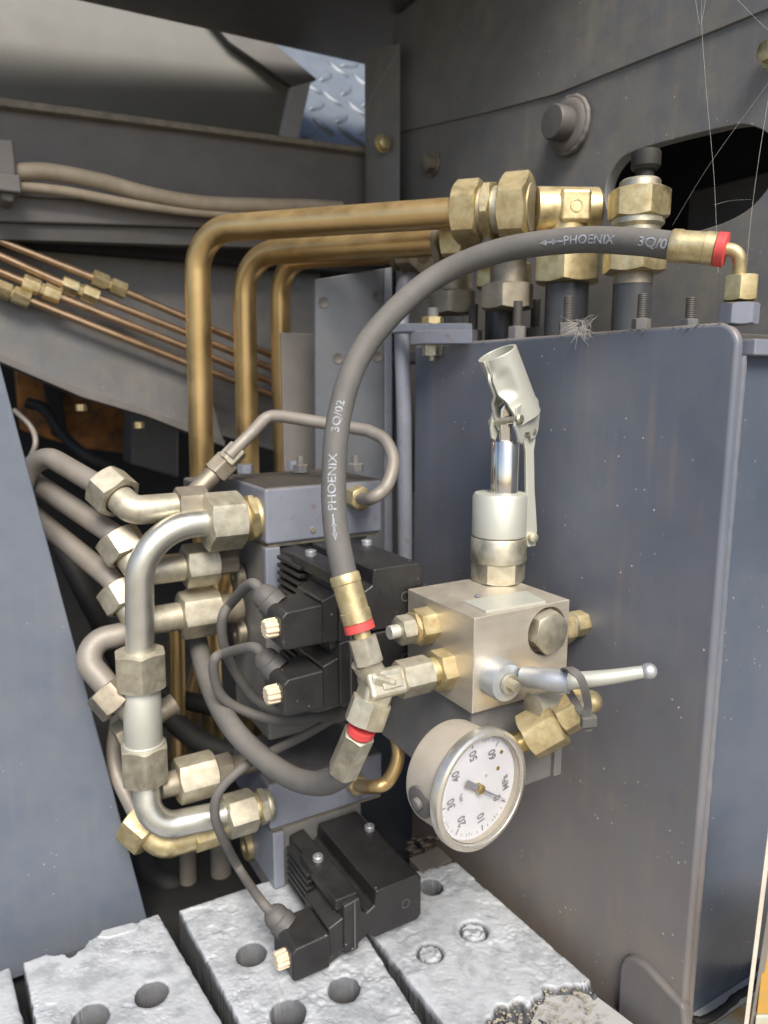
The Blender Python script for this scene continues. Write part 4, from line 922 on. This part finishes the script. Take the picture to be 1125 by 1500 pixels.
# barrel
q0 = PZ(729, 850, zt_); Yb = q0.y
def hz(y): return ty(q0, Z, y)
rB = sz(40, Yb)
part(pump, 'hex_base', MB().hexn(q0, Z, rB * .90, hz(818), 8), 'zinc_silver')
part(pump, 'lock_ring', MB().lathe(q0 + Z * hz(821), Z, [(0, rB * .98), (.001, rB * 1.04), (hz(785) - hz(821) - .001, rB * 1.04), (hz(785) - hz(821), rB)], 44), 'zinc_silver')
part(pump, 'barrel', MB().lathe(q0 + Z * hz(784), Z, [(0, rB * .97), (.0008, rB * 1.01), (hz(722) - hz(784) - .002, rB * 1.01), (hz(722) - hz(784), rB * .93), (hz(722) - hz(784) + .0002, rB * .5)], 44), 'galvanised')
qr = q0 + RT * sz(6, Yb); rr1 = sz(20.5, Yb)
part(pump, 'plunger', MB().lathe(qr + Z * (hz(722)), Z, [(0, rr1), (hz(647) - hz(722), rr1), (hz(645) - hz(722), rr1 * .93)], 36), 'chrome')
part(pump, 'plunger_eye', MB().prism([qr + Z * hz(y) + RT * sz(x, Yb) - V((0, sz(9, Yb), 0)) for x, y in ((-10, 648), (7, 648), (7, 604), (5, 594), (0, 590), (-6, 592), (-10, 600))], V((0, sz(24, Yb), 0))), 'chrome', bevel=.0015)
# sheet metal socket: an open tube pinched at its front seam, with two cheeks
ct = PV(728, 517, Yb - .004); cb = PV(764, 610, Yb + .004)
ax = (cb - ct).normalized(); Gd = -(ct.normalized()); Gd = (Gd - ax * Gd.dot(ax)).normalized(); Gd = V((-.72, -.66, -.1)); Gd = (Gd - ax * Gd.dot(ax)).normalized(); Sd = ax.cross(Gd)
if Sd.x < 0: Sd = -Sd
Rs = sz(26.5, Yb); Ls = (cb - ct).length
m = MB(); nS, nT = 56, 28; vs = []; fs = []
KEY = [(0, (.139, .99), (.644, .919)), (.14, (.12, 1.02), (.60, .93)), (.30, (.09, 1.30), (.22, .78)), (.46, (.10, 1.32), (.20, .78)), (.64, (.52, 1.34), (.62, .85)), (.80, (.66, 1.36), (.74, .80)), (1.0, (.66, 1.38), (.76, .80))]
def key(tt):
    for i_ in range(len(KEY) - 1):
        t0, l0k, c0k = KEY[i_]; t1, l1k, c1k = KEY[i_ + 1]
        if tt <= t1 + 1e-9:
            f_ = (tt - t0) / (t1 - t0); f_ = f_ * f_ * (3 - 2 * f_)
            return [l0k[q] + (l1k[q] - l0k[q]) * f_ for q in (0, 1)], [c0k[q] + (c1k[q] - c0k[q]) * f_ for q in (0, 1)]
P1 = (math.sin(R(118)), -math.cos(R(118)))
def sec(u, tt):
    sgn = 1 if u >= 0 else -1; au = abs(u); lk, ck = key(tt)
    if au < .62: th = au / .62 * R(118); x_, y_ = math.sin(th), -math.cos(th)
    else:
        f_ = (au - .62) / .38; x_, y_ = [P1[q] * (1 - f_) ** 2 + 2 * ck[q] * f_ * (1 - f_) + lk[q] * f_ * f_ for q in (0, 1)]
    return sgn * x_ * Rs, y_ * Rs
for j in range(nT + 1):
    tt = j / nT
    for i in range(nS + 1):
        u = -1 + 2 * i / nS; x_, y_ = sec(u, tt); back = (1 - min(1, abs(u) / .5))
        vs.append(ct + ax * (Ls * tt * 1.02 - (tt ** 4) * back * Ls * .02) + Sd * x_ + Gd * y_)
for j in range(nT):
    for i in range(nS): a_ = j * (nS + 1) + i; fs.append((a_, a_ + 1, a_ + nS + 2, a_ + nS + 1))
m.add(vs, fs); vs = []; fs = []
part(pump, 'lever_socket', m, 'galvanised', solid=.0018, bevel=.0004, ang=50)
# cheeks' lower lugs, rivets, pin
def cheek(sgn, name):
    b0 = ct + ax * Ls * .76 + Sd * (sgn * Rs * .72)
    def c2(g, l): return b0 + Gd * (g * Rs) - Z * (l * Rs)
    if sgn < 0: poly = [c2(-.7, -.2), c2(1.25, -.1), c2(1.4, .7), c2(1.25, 1.35), c2(.95, 1.6), c2(.55, 1.4), c2(.1, .9), c2(-.6, .7)]
    else: poly = [c2(-.5, -.1), c2(1.2, -.1), c2(1.35, .8), c2(1.1, 1.2), c2(.8, 1.9), c2(.45, 2.2), c2(.2, 1.7), c2(-.3, 1.9), c2(-.5, 2.4), c2(-.9, 2.5), c2(-1.2, 2.2), c2(-1.3, 1.4), c2(-1.1, .5)]
    part(pump, name, MB().prism(poly, Sd * (sgn * .0017)), 'galvanised', bevel=.0004)
cheek(-1, 'cheek'); cheek(1, 'cheek')
pinp = ct + ax * Ls * .72 + Gd * Rs * .95 - Z * Rs * .75
part(pump, 'pivot_pin', MB().lathe(pinp - Sd * Rs * 1.05, Sd, [(0, .0022), (.001, .0030), (.002, .0030), (.002, .0022), (Rs * 2.1 - .002, .0022), (Rs * 2.1 - .002, .0032), (Rs * 2.1, .0032), (Rs * 2.1 + .001, .0022)], 20), 'zinc_silver')
# link from socket to the barrel
lt, lbm = PV(776, 632, Yb + .002), PV(779, 787, Yb + .001)
ld = (lbm - lt).normalized(); nl = (RT * .45 + V((0, -.9, 0))).normalized(); wl = ld.cross(nl).normalized()
lw = sz(9, Yb)
link = [lt - ld * .008 + wl * lw * 1.1, lt - ld * .008 - wl * lw * 1.1, lt + ld * .006 - wl * lw * 1.2, lt + ld * .012 - wl * lw * .85, lbm - ld * .030 - wl * lw * .85, lbm - ld * .004 - wl * lw * 1.2, lbm + ld * .006 - wl * lw * .8, lbm + ld * .006 + wl * lw * .8, lbm - ld * .004 + wl * lw * 1.2, lbm - ld * .030 + wl * lw * .85, lt + ld * .012 + wl * lw * .85, lt + ld * .006 + wl * lw * 1.2]
part(pump, 'link', MB().prism(link, nl * -.0025), 'galvanised', bevel=.0006)
for p in (lt, lbm): part(pump, 'rivet', MB().lathe(p - nl * .0028, nl, [(0, .0035), (.004, .0035), (.0055, .003), (.0062, .0015)], 20), 'zinc_silver')
part(pump, 'link_lug', MB().prism([q0 + Z * hz(y) + RT * sz(x, Yb) + V((0, .006, 0)) for x, y in ((30, 723), (46, 735), (54, 762), (55, 790), (44, 795), (34, 785))], V((0, .006, 0))), 'galvanised', bevel=.001)
# adjusting screw, left face
ap_ = Bl(630, 915); dB = -B
k = lambda x: -tx(ap_, B, x)
nutline(pump, ap_, dB, [('seat_nut', 'h', 25, -.002, k(608), 'zinc_yellow', 0), ('thin_nut', 'h', 23, k(608), k(602), 'zinc_yellow', 20), ('lock_nut', 'h', 20, k(602), k(583), 'zinc_silver', 0), ('adjuster', 'c', 10.5, k(583), k(570), 'galvanised', 0)])
# right side fittings, behind the block's edge
ap2 = Br(834, 934) + A * .016; 
nutline(pump, ap2, B, [('side_fitting', 'h', 25, -.004, .013, 'zinc_yellow', 10), ('side_collar', 'c', 21, .013, .017, 'zinc_silver', 0), ('side_cap', 'h', 18, .017, .031, 'zinc_yellow', 0)])
# lever valve on the front face
hb_c = Br(724, 990); rh_ = sz(31, hb_c.y)
part(pump, 'valve_hub', MB().lathe(hb_c + A * .001, -A, [(0, rh_), (.010, rh_), (.0125, rh_ * .93), (.0130, rh_ * .5)], 40), 'lever_steel')
hc = hb_c - A * .0125
part(pump, 'hub_washer', MB().lathe(hc, -A, [(0, rh_ * .52), (.0018, rh_ * .5)], 28), 'zinc_silver')
part(pump, 'hub_screw', MB().hexn(hc - A * .0018, -A, rh_ * .26, .004, 10), 'zinc_silver')
l0_ = hc + A * .004; l1_ = PS(836, 999, (hc - A * -.004).y + .000); l2_ = PS(950, 983, .372)
l1_ = PS(834, 999, .383); l0_ = PV(769, 991, hc.y + .004)
lev = spline([l0_, PS(800, 995, .389), l1_], 8); lev2 = spline([l1_ - (l1_ - l0_).normalized() * .002, PS(890, 992, .377), l2_], 10)
def oval(path_, w0, w1, name, mt_):
    m = MB(); n = len(path_); m.sweep(path_, [w0 + (w1 - w0) * i / (n - 1) for i in range(n)], 24); part(pump, name, m, mt_, ang=60)
oval(lev, sz(16.5, .39 * S), sz(18.5, .385 * S), 'lever_root', 'lever_steel'); oval(lev2, sz(14, .383 * S), sz(9.5, .372 * S), 'lever_arm', 'galvanised')
part(pump, 'lever_ball', MB().ball(l2_, sz(13, .372 * S), 24, 14), 'lever_steel')
# bracket under the block
bq = bt0 - Z * (hb + .0005) + A * .004 + B * .003
hbr = -ty(bq, Z, 1182); pw = lbk - .001; gap = (V((PP.x, PP.y, 0)) - bq).dot(B) - .0005
br = thing('pump_bracket', 'grey box bracket carrying the pump block on the tank', 'bracket', bq - Z * hbr)
part(br, 'box', MB().box(bq - Z * hbr, A * .10, B * (pw - .002), Z * hbr), 'grey_paint', bevel=.0022, segs=3)
part(br, 'mount_arm', MB().box(bq - Z * (hbr * .8) + A * .05 + B * (pw - .004), A * .045, B * (gap - pw + .004), Z * hbr * .6), 'grey_paint', bevel=.001)
part(br, 'weld_flange', MB().box(bq - Z * (hbr - .002) - A * .003 + B * (pw - .0075), A * .012, B * .006, Z * (hbr - .003)), 'grey_paint', bevel=.001)
# cable tie round the lever and gauge fitting
tie = thing('cable_tie', 'grey plastic cable tie looped round the valve lever', 'cable tie', PS(863, 1058, .37))
tc2 = PS(845, 996, .3815); ta = (l2_ - l1_).normalized(); tu, tv = basis(ta)
loop = [PS(858, 1052, .372), PS(861, 1035, .371), PS(857, 1012, .367), PS(850, 993, .367), PS(838, 982, .372), PS(830, 979, .382), PS(822, 988, .394), PS(832, 1010, .396), PS(850, 1040, .389), PS(860, 1054, .375)]
lp = spline(loop, 8); m = MB(); vs = []; fs = []
for i, p in enumerate(lp):
    T = (lp[min(i + 1, len(lp) - 1)] - lp[max(i - 1, 0)]).normalized(); wv = (ta - T * ta.dot(T)).normalized(); nv = T.cross(wv)
    for (a_, b_) in ((-1, -1), (1, -1), (1, 1), (-1, 1)): vs.append(p + wv * a_ * .0020 + nv * b_ * .0006)
for i in range(len(lp) - 1):
    for k_ in range(4): k2 = (k_ + 1) % 4; fs.append((i * 4 + k_, i * 4 + k2, (i + 1) * 4 + k2, (i + 1) * 4 + k_))
part(tie, 'strap', m.add(vs, fs), 'rubber')
hd = PS(863, 1056, .371); part(tie, 'lock_head', MB().box(hd - ta * .004 - Z * .003 - V((0, .002, 0)), ta * .0075, V((0, .0045, 0)), Z * .0055), 'rubber', bevel=.0006)
part(tie, 'cut_tail', MB().box(hd - ta * .002 - Z * .006, ta * .004, V((0, .0013, 0)), Z * .004), 'rubber', bevel=.0003)

# ================================================================== pressure gauge
gc = PS(706, 1157, .372); vr = gc.normalized()
ru = (RT - vr * RT.dot(vr)).normalized(); uu = ru.cross(vr)
if uu.z < 0: uu = -uu
gn = (-vr * .625 + (ru * .877 - uu * .48) * .78).normalized()          # dial normal
Rg = sz(99.6, .372 * S)
stem_t = PL(800, 1066, gc - gn * .014, gn); gD = (stem_t - (gc - gn * .014)).normalized(); gU = -gD; gX = gU.cross(gn)
gauge = thing('pressure_gauge', 'round dusty pressure gauge with white dial below the pump block', 'pressure gauge', gc - gn * .03)
part(gauge, 'case', MB().lathe(gc - gn * .0295, gn, [(0, .0002), (0, Rg * .60), (.0006, Rg * .80), (.002, Rg * .865), (.004, Rg * .885), (.024, Rg * .89), (.0245, Rg * .93), (.026, Rg * .95)], 72, cap=False), 'gauge_case')
part(gauge, 'bezel', MB().lathe(gc - gn * .0045, gn, [(0, Rg * .93), (.0003, Rg * .985), (.0012, Rg), (.0042, Rg), (.0056, Rg * .985), (.0064, Rg * .94), (.0064, Rg * .90), (.0060, Rg * .885), (.0045, Rg * .868), (.0, Rg * .862), (-.003, Rg * .862)], 90, cap=False), 'bezel', ang=25)
dz = gc - gn * .0036
part(gauge, 'dial', MB().lathe(dz - gn * .001, gn, [(0, Rg * .865), (.001, Rg * .865)], 72), 'dial_white')
part(gauge, 'inner_wall', MB().lathe(dz, gn, [(.0002, Rg * .86), (.0036, Rg * .86)], 72, cap=False), 'gauge_case')
def G(a, r, off=.0004): return dz + (gX * math.cos(a) + gU * math.sin(a)) * (Rg * r) + gn * off
def dang(v): return R(225 - 270 * v / 60)
def flat(pts, mt_, name): return part(gauge, name, MB().add(pts, [tuple(range(len(pts)))]), mt_)
tick = MB()
for v in range(0, 61):
    big = v % 10 == 0; midv = v % 5 == 0
    if v % 2 and not midv: continue
    a = dang(v); r0, r1_t = (.70 if big else .735 if midv else .755), .80; wd = .010 if big else .005
    d_ = gX * math.cos(a) + gU * math.sin(a); e_ = gn.cross(d_)
    tick.add([G(a, r0) + e_ * wd * Rg, G(a, r1_t) + e_ * wd * Rg, G(a, r1_t) - e_ * wd * Rg, G(a, r0) - e_ * wd * Rg], [(0, 1, 2, 3)])
part(gauge, 'scale_ticks', tick, 'ink')
def gtext(s, c, size, mt_='ink', rot=0):
    vs_, fs_ = textmesh(s, size); x_ = gX * math.cos(rot) + gU * math.sin(rot); y_ = gn.cross(x_)
    part(gauge, 'dial_marking', MB().add([c + x_ * q.x * .8 + y_ * q.y for q in vs_], fs_), mt_)
for v in range(0, 61, 10): gtext(str(v), G(dang(v), .57), Rg * .22)
gtext('MPa', G(R(250), .66), Rg * .19)
gtext('MPa', G(R(90), .36), Rg * .10, 'ink_grey')
for a_, r_ in ((300, .70), (282, .50)): part(gauge, 'dial_screw', MB().lathe(G(R(a_), r_, 0), gn, [(0, Rg * .035), (.0006, Rg * .03)], 16), 'brass')
part(gauge, 'dial_dot', MB().lathe(G(R(295), .24, 0), gn, [(0, Rg * .02), (.0004, Rg * .02)], 12), 'ink_grey')
na = dang(-.6); nd = gX * math.cos(na) + gU * math.sin(na); ne = gn.cross(nd); nc = dz + gn * .0022
part(gauge, 'needle', MB().prism([nc - nd * Rg * .36 + ne * Rg * .055, nc - nd * Rg * .36 - ne * Rg * .055, nc - nd * Rg * .02 - ne * Rg * .045, nc + nd * Rg * .1 - ne * Rg * .02, nc + nd * Rg * .74, nc + nd * Rg * .1 + ne * Rg * .02, nc - nd * Rg * .02 + ne * Rg * .045], gn * .0006), 'ink')
part(gauge, 'needle_hub', MB().lathe(nc - gn * .002, gn, [(0, Rg * .075), (.0035, Rg * .075), (.004, Rg * .05)], 24), 'brass')
part(gauge, 'glass', MB().lathe(gc + gn * .0020, gn, [(0, .0001), (0, Rg * .862)], 72, cap=False), 'dial_glass')
# filling plug on the case's side
fp = PL(606, 1178, gc - gn * .017, gn); fd = (fp - (gc - gn * .017)).normalized(); fp = gc - gn * .016 + fd * Rg * .85
part(gauge, 'filler_recess', MB().lathe(fp, fd, [(0, .0085), (.0016, .0085), (.0022, .007)], 28), 'rubber'); part(gauge, 'filler_nub', MB().lathe(fp + fd * .002, fd, [(0, .0034), (.0026, .003), (.003, .0015)], 18), 'rubber')
# stem and adapters
sm0 = gc - gn * .016 + gD * Rg * .84
ad_t = PS(862, 1030, .398); ad = (ad_t - sm0).normalized()
def sx(x): return tx(sm0, ad, x)
nutline(gauge, sm0, ad, [('stem', 'c', 17, -.004, sx(785), 'brass', 0)])
gf = thing('gauge_adapter', 'chain of yellow hexagon adapters between gauge and pump block', 'adapter', PS(800, 1068, .385))
nutline(gf, sm0, ad, [('big_hex', 'h', 34, sx(772), sx(818), 'zinc_yellow', 15), ('ring', 'c', 22, sx(816), sx(822), 'zinc_dirty', 0), ('small_hex', 'h', 25, sx(820), sx(848), 'zinc_yellow', 10), ('neck', 'c', 17, sx(846), sx(866), 'zinc_silver', 0)])
ec = sm0 + ad * sx(866); part(gf, 'elbow', MB().ball(ec, sz(18, .39 * S), 20, 12), 'zinc_yellow', ang=80)
part(gf, 'elbow_leg', MB().sweep([ec, ec + A * .04], sz(16, .39 * S), 20), 'zinc_yellow')
part(gf, 'hex_leg', MB().hexn(PS(840, 1018, .415), -B, sz(20, .41 * S), .03, 10), 'zinc_silver')

# ================================================================== rough grey slabs
def slab(label, corners, holes, rings, dirt=None, seed=0, res=.0009, broken=None, thick=.042, tilt=0.0):
    c = [PZ(x, y, ZF) for x, y in corners]                         # back-left, back-right, front-right, front-left
    nu = max(8, int(max((c[1] - c[0]).length, (c[2] - c[3]).length) / res)); nv = max(8, int(max((c[3] - c[0]).length, (c[2] - c[1]).length) / res))
    hp = [(PZ(x, y, ZF), r) for x, y, r in holes]; rp_ = [(PZ(x, y, ZF), r) for x, y, r in rings]
    brk = [(PZ(x, y, ZF), r) for x, y, r in (broken or [])]
    vs = []; fs = []; bare_shade = []; off = V((seed * 3.1, seed * 1.7, 0))
    for j in range(nv + 1):
        for i in range(nu + 1):
            u, v = i / nu, j / nv; p = c[0].lerp(c[1], u).lerp(c[3].lerp(c[2], u), v)
            ed = min(i, nu - i, j, nv - j)
            if ed == 0:
                nz_ = noise.fractal(V((p.x * 130, p.y * 130, seed)), .6, 2.2, 5); inward = (c[0] + c[1] + c[2] + c[3]) / 4 - p
                p = p + inward.normalized() * (.0003 + .0006 * nz_)
                if j == 0: p = p + inward.normalized() * max(0, .009 * noise.noise(V((p.x * 35, p.y * 35, seed + 4))) + .001)
            q = p * 1.0 + off
            rim = 0
            mk = max(.12, min(1, .5 + 1.6 * noise.noise(q * 19 + V((3, 8, 0)))))
            h = .0003 * noise.fractal(q * 70, .7, 2.1, 5)
            rd = noise.noise(q * 120 + V((noise.noise(q * 260), noise.noise(q * 260 + V((5, 5, 5))), 0)) * .9)
            h += -.0017 * max(0, 1 - abs(rd) * 10) * max(0, noise.noise(q * 42) + .12) * (.35 + mk)       # meandering creases
            fk = noise.noise(q * 60 + V((9, 2, 1))) + .4 * noise.noise(q * 210)
            h -= .0009 * mk * max(0, min(1, (fk - .22) * 9))                                    # flaked patches
            h += .00028 * mk * noise.fractal(q * 420, .8, 2.0, 3)
            h -= .0016 * math.exp(-ed * .55)
            for hc_, r in hp:
                dv_ = (p - hc_); dv_.z = 0; an = math.atan2(dv_.y, dv_.x); rr_h = r * (1 + .035 * noise.noise(V((math.cos(an) * 2, math.sin(an) * 2, seed)))); d = dv_.length / rr_h
                if .925 < d < 1.06: p = hc_ + dv_.normalized() * rr_h * 1.0; h -= .0006; rim = .6
                elif .83 < d <= .925: p = hc_ + dv_.normalized() * rr_h * (.955 + .02 * noise.noise(p * 400)); h = -.020
                elif d <= .83: h = -.020 + .001 * noise.noise(p * 300)
                elif d < 1.2: h -= .0006 * (1.2 - d) / .14
            for hc_, r in rp_:
                d = (p - hc_); d.z = 0; d = d.length
                h -= .0034 * math.exp(-((d - r) / .0010) ** 2)
                if d < r: h += .0014 * (noise.noise(p * 220 + off)) - .0018 * math.exp(-(noise.noise(p * 140 + off) / .08) ** 2)
            for hc_, r in brk:
                d = (p - hc_); d.z = 0; d = d.length / r + .35 * noise.noise(p * 110 + off)
                if d < 1: h -= .010 * min(1, (1 - d) * 4) + .004 * noise.noise(p * 260)
            vs.append(V((p.x, p.y, ZF + h))); bare_shade.append(max(rim, min(.95, (-h - .0012) / .0014)))
    W_ = nu + 1
    for j in range(nv):
        for i in range(nu): a_ = j * W_ + i; fs.append((a_, a_ + 1, a_ + W_ + 1, a_ + W_))
    ring = [i for i in range(nu)] + [j * W_ + nu for j in range(nv)] + [nv * W_ + i for i in range(nu, 0, -1)] + [j * W_ for j in range(nv, 0, -1)]
    prev = ring
    for lvl in (1, 2, 3, 4, 5, 6, 7):
        cur = []
        for idx in ring:
            p = vs[idx]; n_ = .0006 * noise.fractal(V((p.x * 120, p.y * 120, lvl * .7 + seed)), .7, 2, 4); dirc = (p - (c[0] + c[1] + c[2] + c[3]) / 4); dirc.z = 0; dirc.normalize()
            vs.append(V((p.x, p.y, ZF - thick * lvl / 7)) + dirc * (.0006 + n_)); bare_shade.append(.9); cur.append(len(vs) - 1)
        for k_ in range(len(ring)): k2 = (k_ + 1) % len(ring); fs.append((prev[k_], prev[k2], cur[k2], cur[k_]))
        prev = cur
    o = solo('grey_slab', label, 'slab', MB().add(vs, fs), 'slab', 'rough grey slabs on the bay floor', ang=70)
    at_ = o.data.attributes.new('bare_shade', 'FLOAT', 'POINT'); at_.data.foreach_set('value', bare_shade); return o
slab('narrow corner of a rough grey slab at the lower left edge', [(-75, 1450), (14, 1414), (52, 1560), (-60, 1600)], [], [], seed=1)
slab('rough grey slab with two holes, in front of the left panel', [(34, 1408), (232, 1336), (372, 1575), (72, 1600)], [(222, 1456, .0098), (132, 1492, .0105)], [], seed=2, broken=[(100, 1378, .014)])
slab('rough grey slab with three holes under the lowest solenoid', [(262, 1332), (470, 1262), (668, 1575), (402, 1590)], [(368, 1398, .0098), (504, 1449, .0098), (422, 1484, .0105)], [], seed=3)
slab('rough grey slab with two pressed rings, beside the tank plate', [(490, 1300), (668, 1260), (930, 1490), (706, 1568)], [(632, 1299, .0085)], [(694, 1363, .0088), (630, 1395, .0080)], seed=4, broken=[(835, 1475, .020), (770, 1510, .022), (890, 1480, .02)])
# loose flake on the second slab
fl = MB(); pf = [PZ(x, y, ZF + .0015) for x, y in ((142, 1372), (150, 1362), (195, 1350), (205, 1356), (198, 1362), (160, 1373))]
solo('slab_flake', 'thin grey flake lying at the back edge of the two-hole slab', 'flake', fl.prism(pf, Z * -.005), 'slab', bevel=.001)
# floor strip and dirt right of the last slab
m = MB().prism([PZ(x, y, ZF - .006) for x, y in ((800, 1440), (850, 1440), (1010, 1560), (720, 1640))], Z * -.004)
solo('floor_strip', 'smooth grey strip between broken slab and tank, bottom right', 'floor strip', m, 'pale_grey', bevel=.001)
m = MB(); rnd = random.Random(9)
for i in range(900):
    x = 700 + rnd.random() * 230; y = 1420 + rnd.random() * 90
    if y < 1405 + (x - 800) * .9 or y > 1500 + (x - 700) * -.12 + 40 * rnd.random(): continue
    m.ball(PZ(x, y, ZF - .004 + rnd.uniform(0, .003)), abs(rnd.gauss(0, .00045)) + .00015, 5, 3, (1.5, 1, .6))
solo('dry_dirt', 'pale crumbly dirt on the broken corner of the ringed slab', 'dirt', m, 'slab_dirt', kind='stuff')
# low bracket behind the slabs at right of solenoid
p = PV(620, 1290, .50); m = MB().box(p, PV(662, 1270, .535) - p, A * .02, Z * .007)
solo('low_ledge', 'small grey ledge between lowest solenoid and tank', 'ledge', m, 'beam_paint', bevel=.001)
m = MB(); rnd = random.Random(12)
for i in range(90): m.ball(PV(rnd.uniform(600, 660), rnd.uniform(1225, 1275), .56 + rnd.random() * .03), rnd.uniform(.0008, .003), 6, 4, (1.6, 1, .6))
solo('dead_leaves', 'brown crumbs and dead leaves in the gap beside the gauge', 'debris', m, 'brown_paint', kind='stuff')

# ================================================================== fluff and cobweb
rnd = random.Random(21); m = MB(); c0 = Tk(851, 482, .006)
for i in range(60):
    st = c0 + RT * rnd.gauss(0, .0022) + Z * rnd.uniform(-.001, .005) + V((0, rnd.uniform(-.002, .001), 0))
    a = rnd.choice((rnd.gauss(3.3, .45), rnd.gauss(4.9, .35), rnd.gauss(5.6, .4), rnd.gauss(.9, .5))); L = rnd.uniform(.003, .012); p_ = st; ln_ = [p_]; d_ = RT * math.cos(a) + Z * math.sin(a) + V((0, rnd.uniform(-.4, 0), 0)); w_ = V((rnd.gauss(0, 1), rnd.gauss(0, .6), rnd.gauss(-.5, .8)))
    for k_ in range(5): p_ = p_ + d_.normalized() * L / 5; d_ = d_ + w_ * .22; ln_.append(p_)
    m.sweep(ln_, [.00009 - .00001 * k_ for k_ in range(6)], 4)
solo('seed_fluff', 'white feathery seed fluff caught on the tank\'s top edge', 'seed fluff', m, 'fluff')
def web(lab, pts, r=.000045): solo('cobweb', lab, 'cobweb', MB().sweep(spline(pxl(pts), 6), r, 5), 'thread')
web('long cobweb thread falling from the top past the slot', [(1028, -5, .43), (1028, 40, .43), (1036, 150, .42), (1046, 260, .41), (1052, 400, .40)])
web('cobweb thread at right edge, falling from the slot to the nut', [(1128, 130, .40), (1112, 230, .39), (1100, 320, .38), (1093, 400, .375)])
web('short cobweb thread joining the long one at top right', [(1018, -5, .44), (1026, 36, .432), (1034, -5, .43)])
web('slanting cobweb thread across the dark slot', [(985, 330, .46), (1040, 240, .44), (1128, 118, .42)])
web('short level cobweb thread inside the slot', [(1046, 300, .405), (1070, 294, .40), (1100, 292, .385)])
web('cobweb thread sloping down from the top right corner', [(1076, -5, .42), (1110, 30, .41), (1130, 48, .40)])
web('faint cobweb thread over the post, top middle', [(586, 58, .70), (575, 90, .70), (545, 140, .70), (530, 190, .72)])
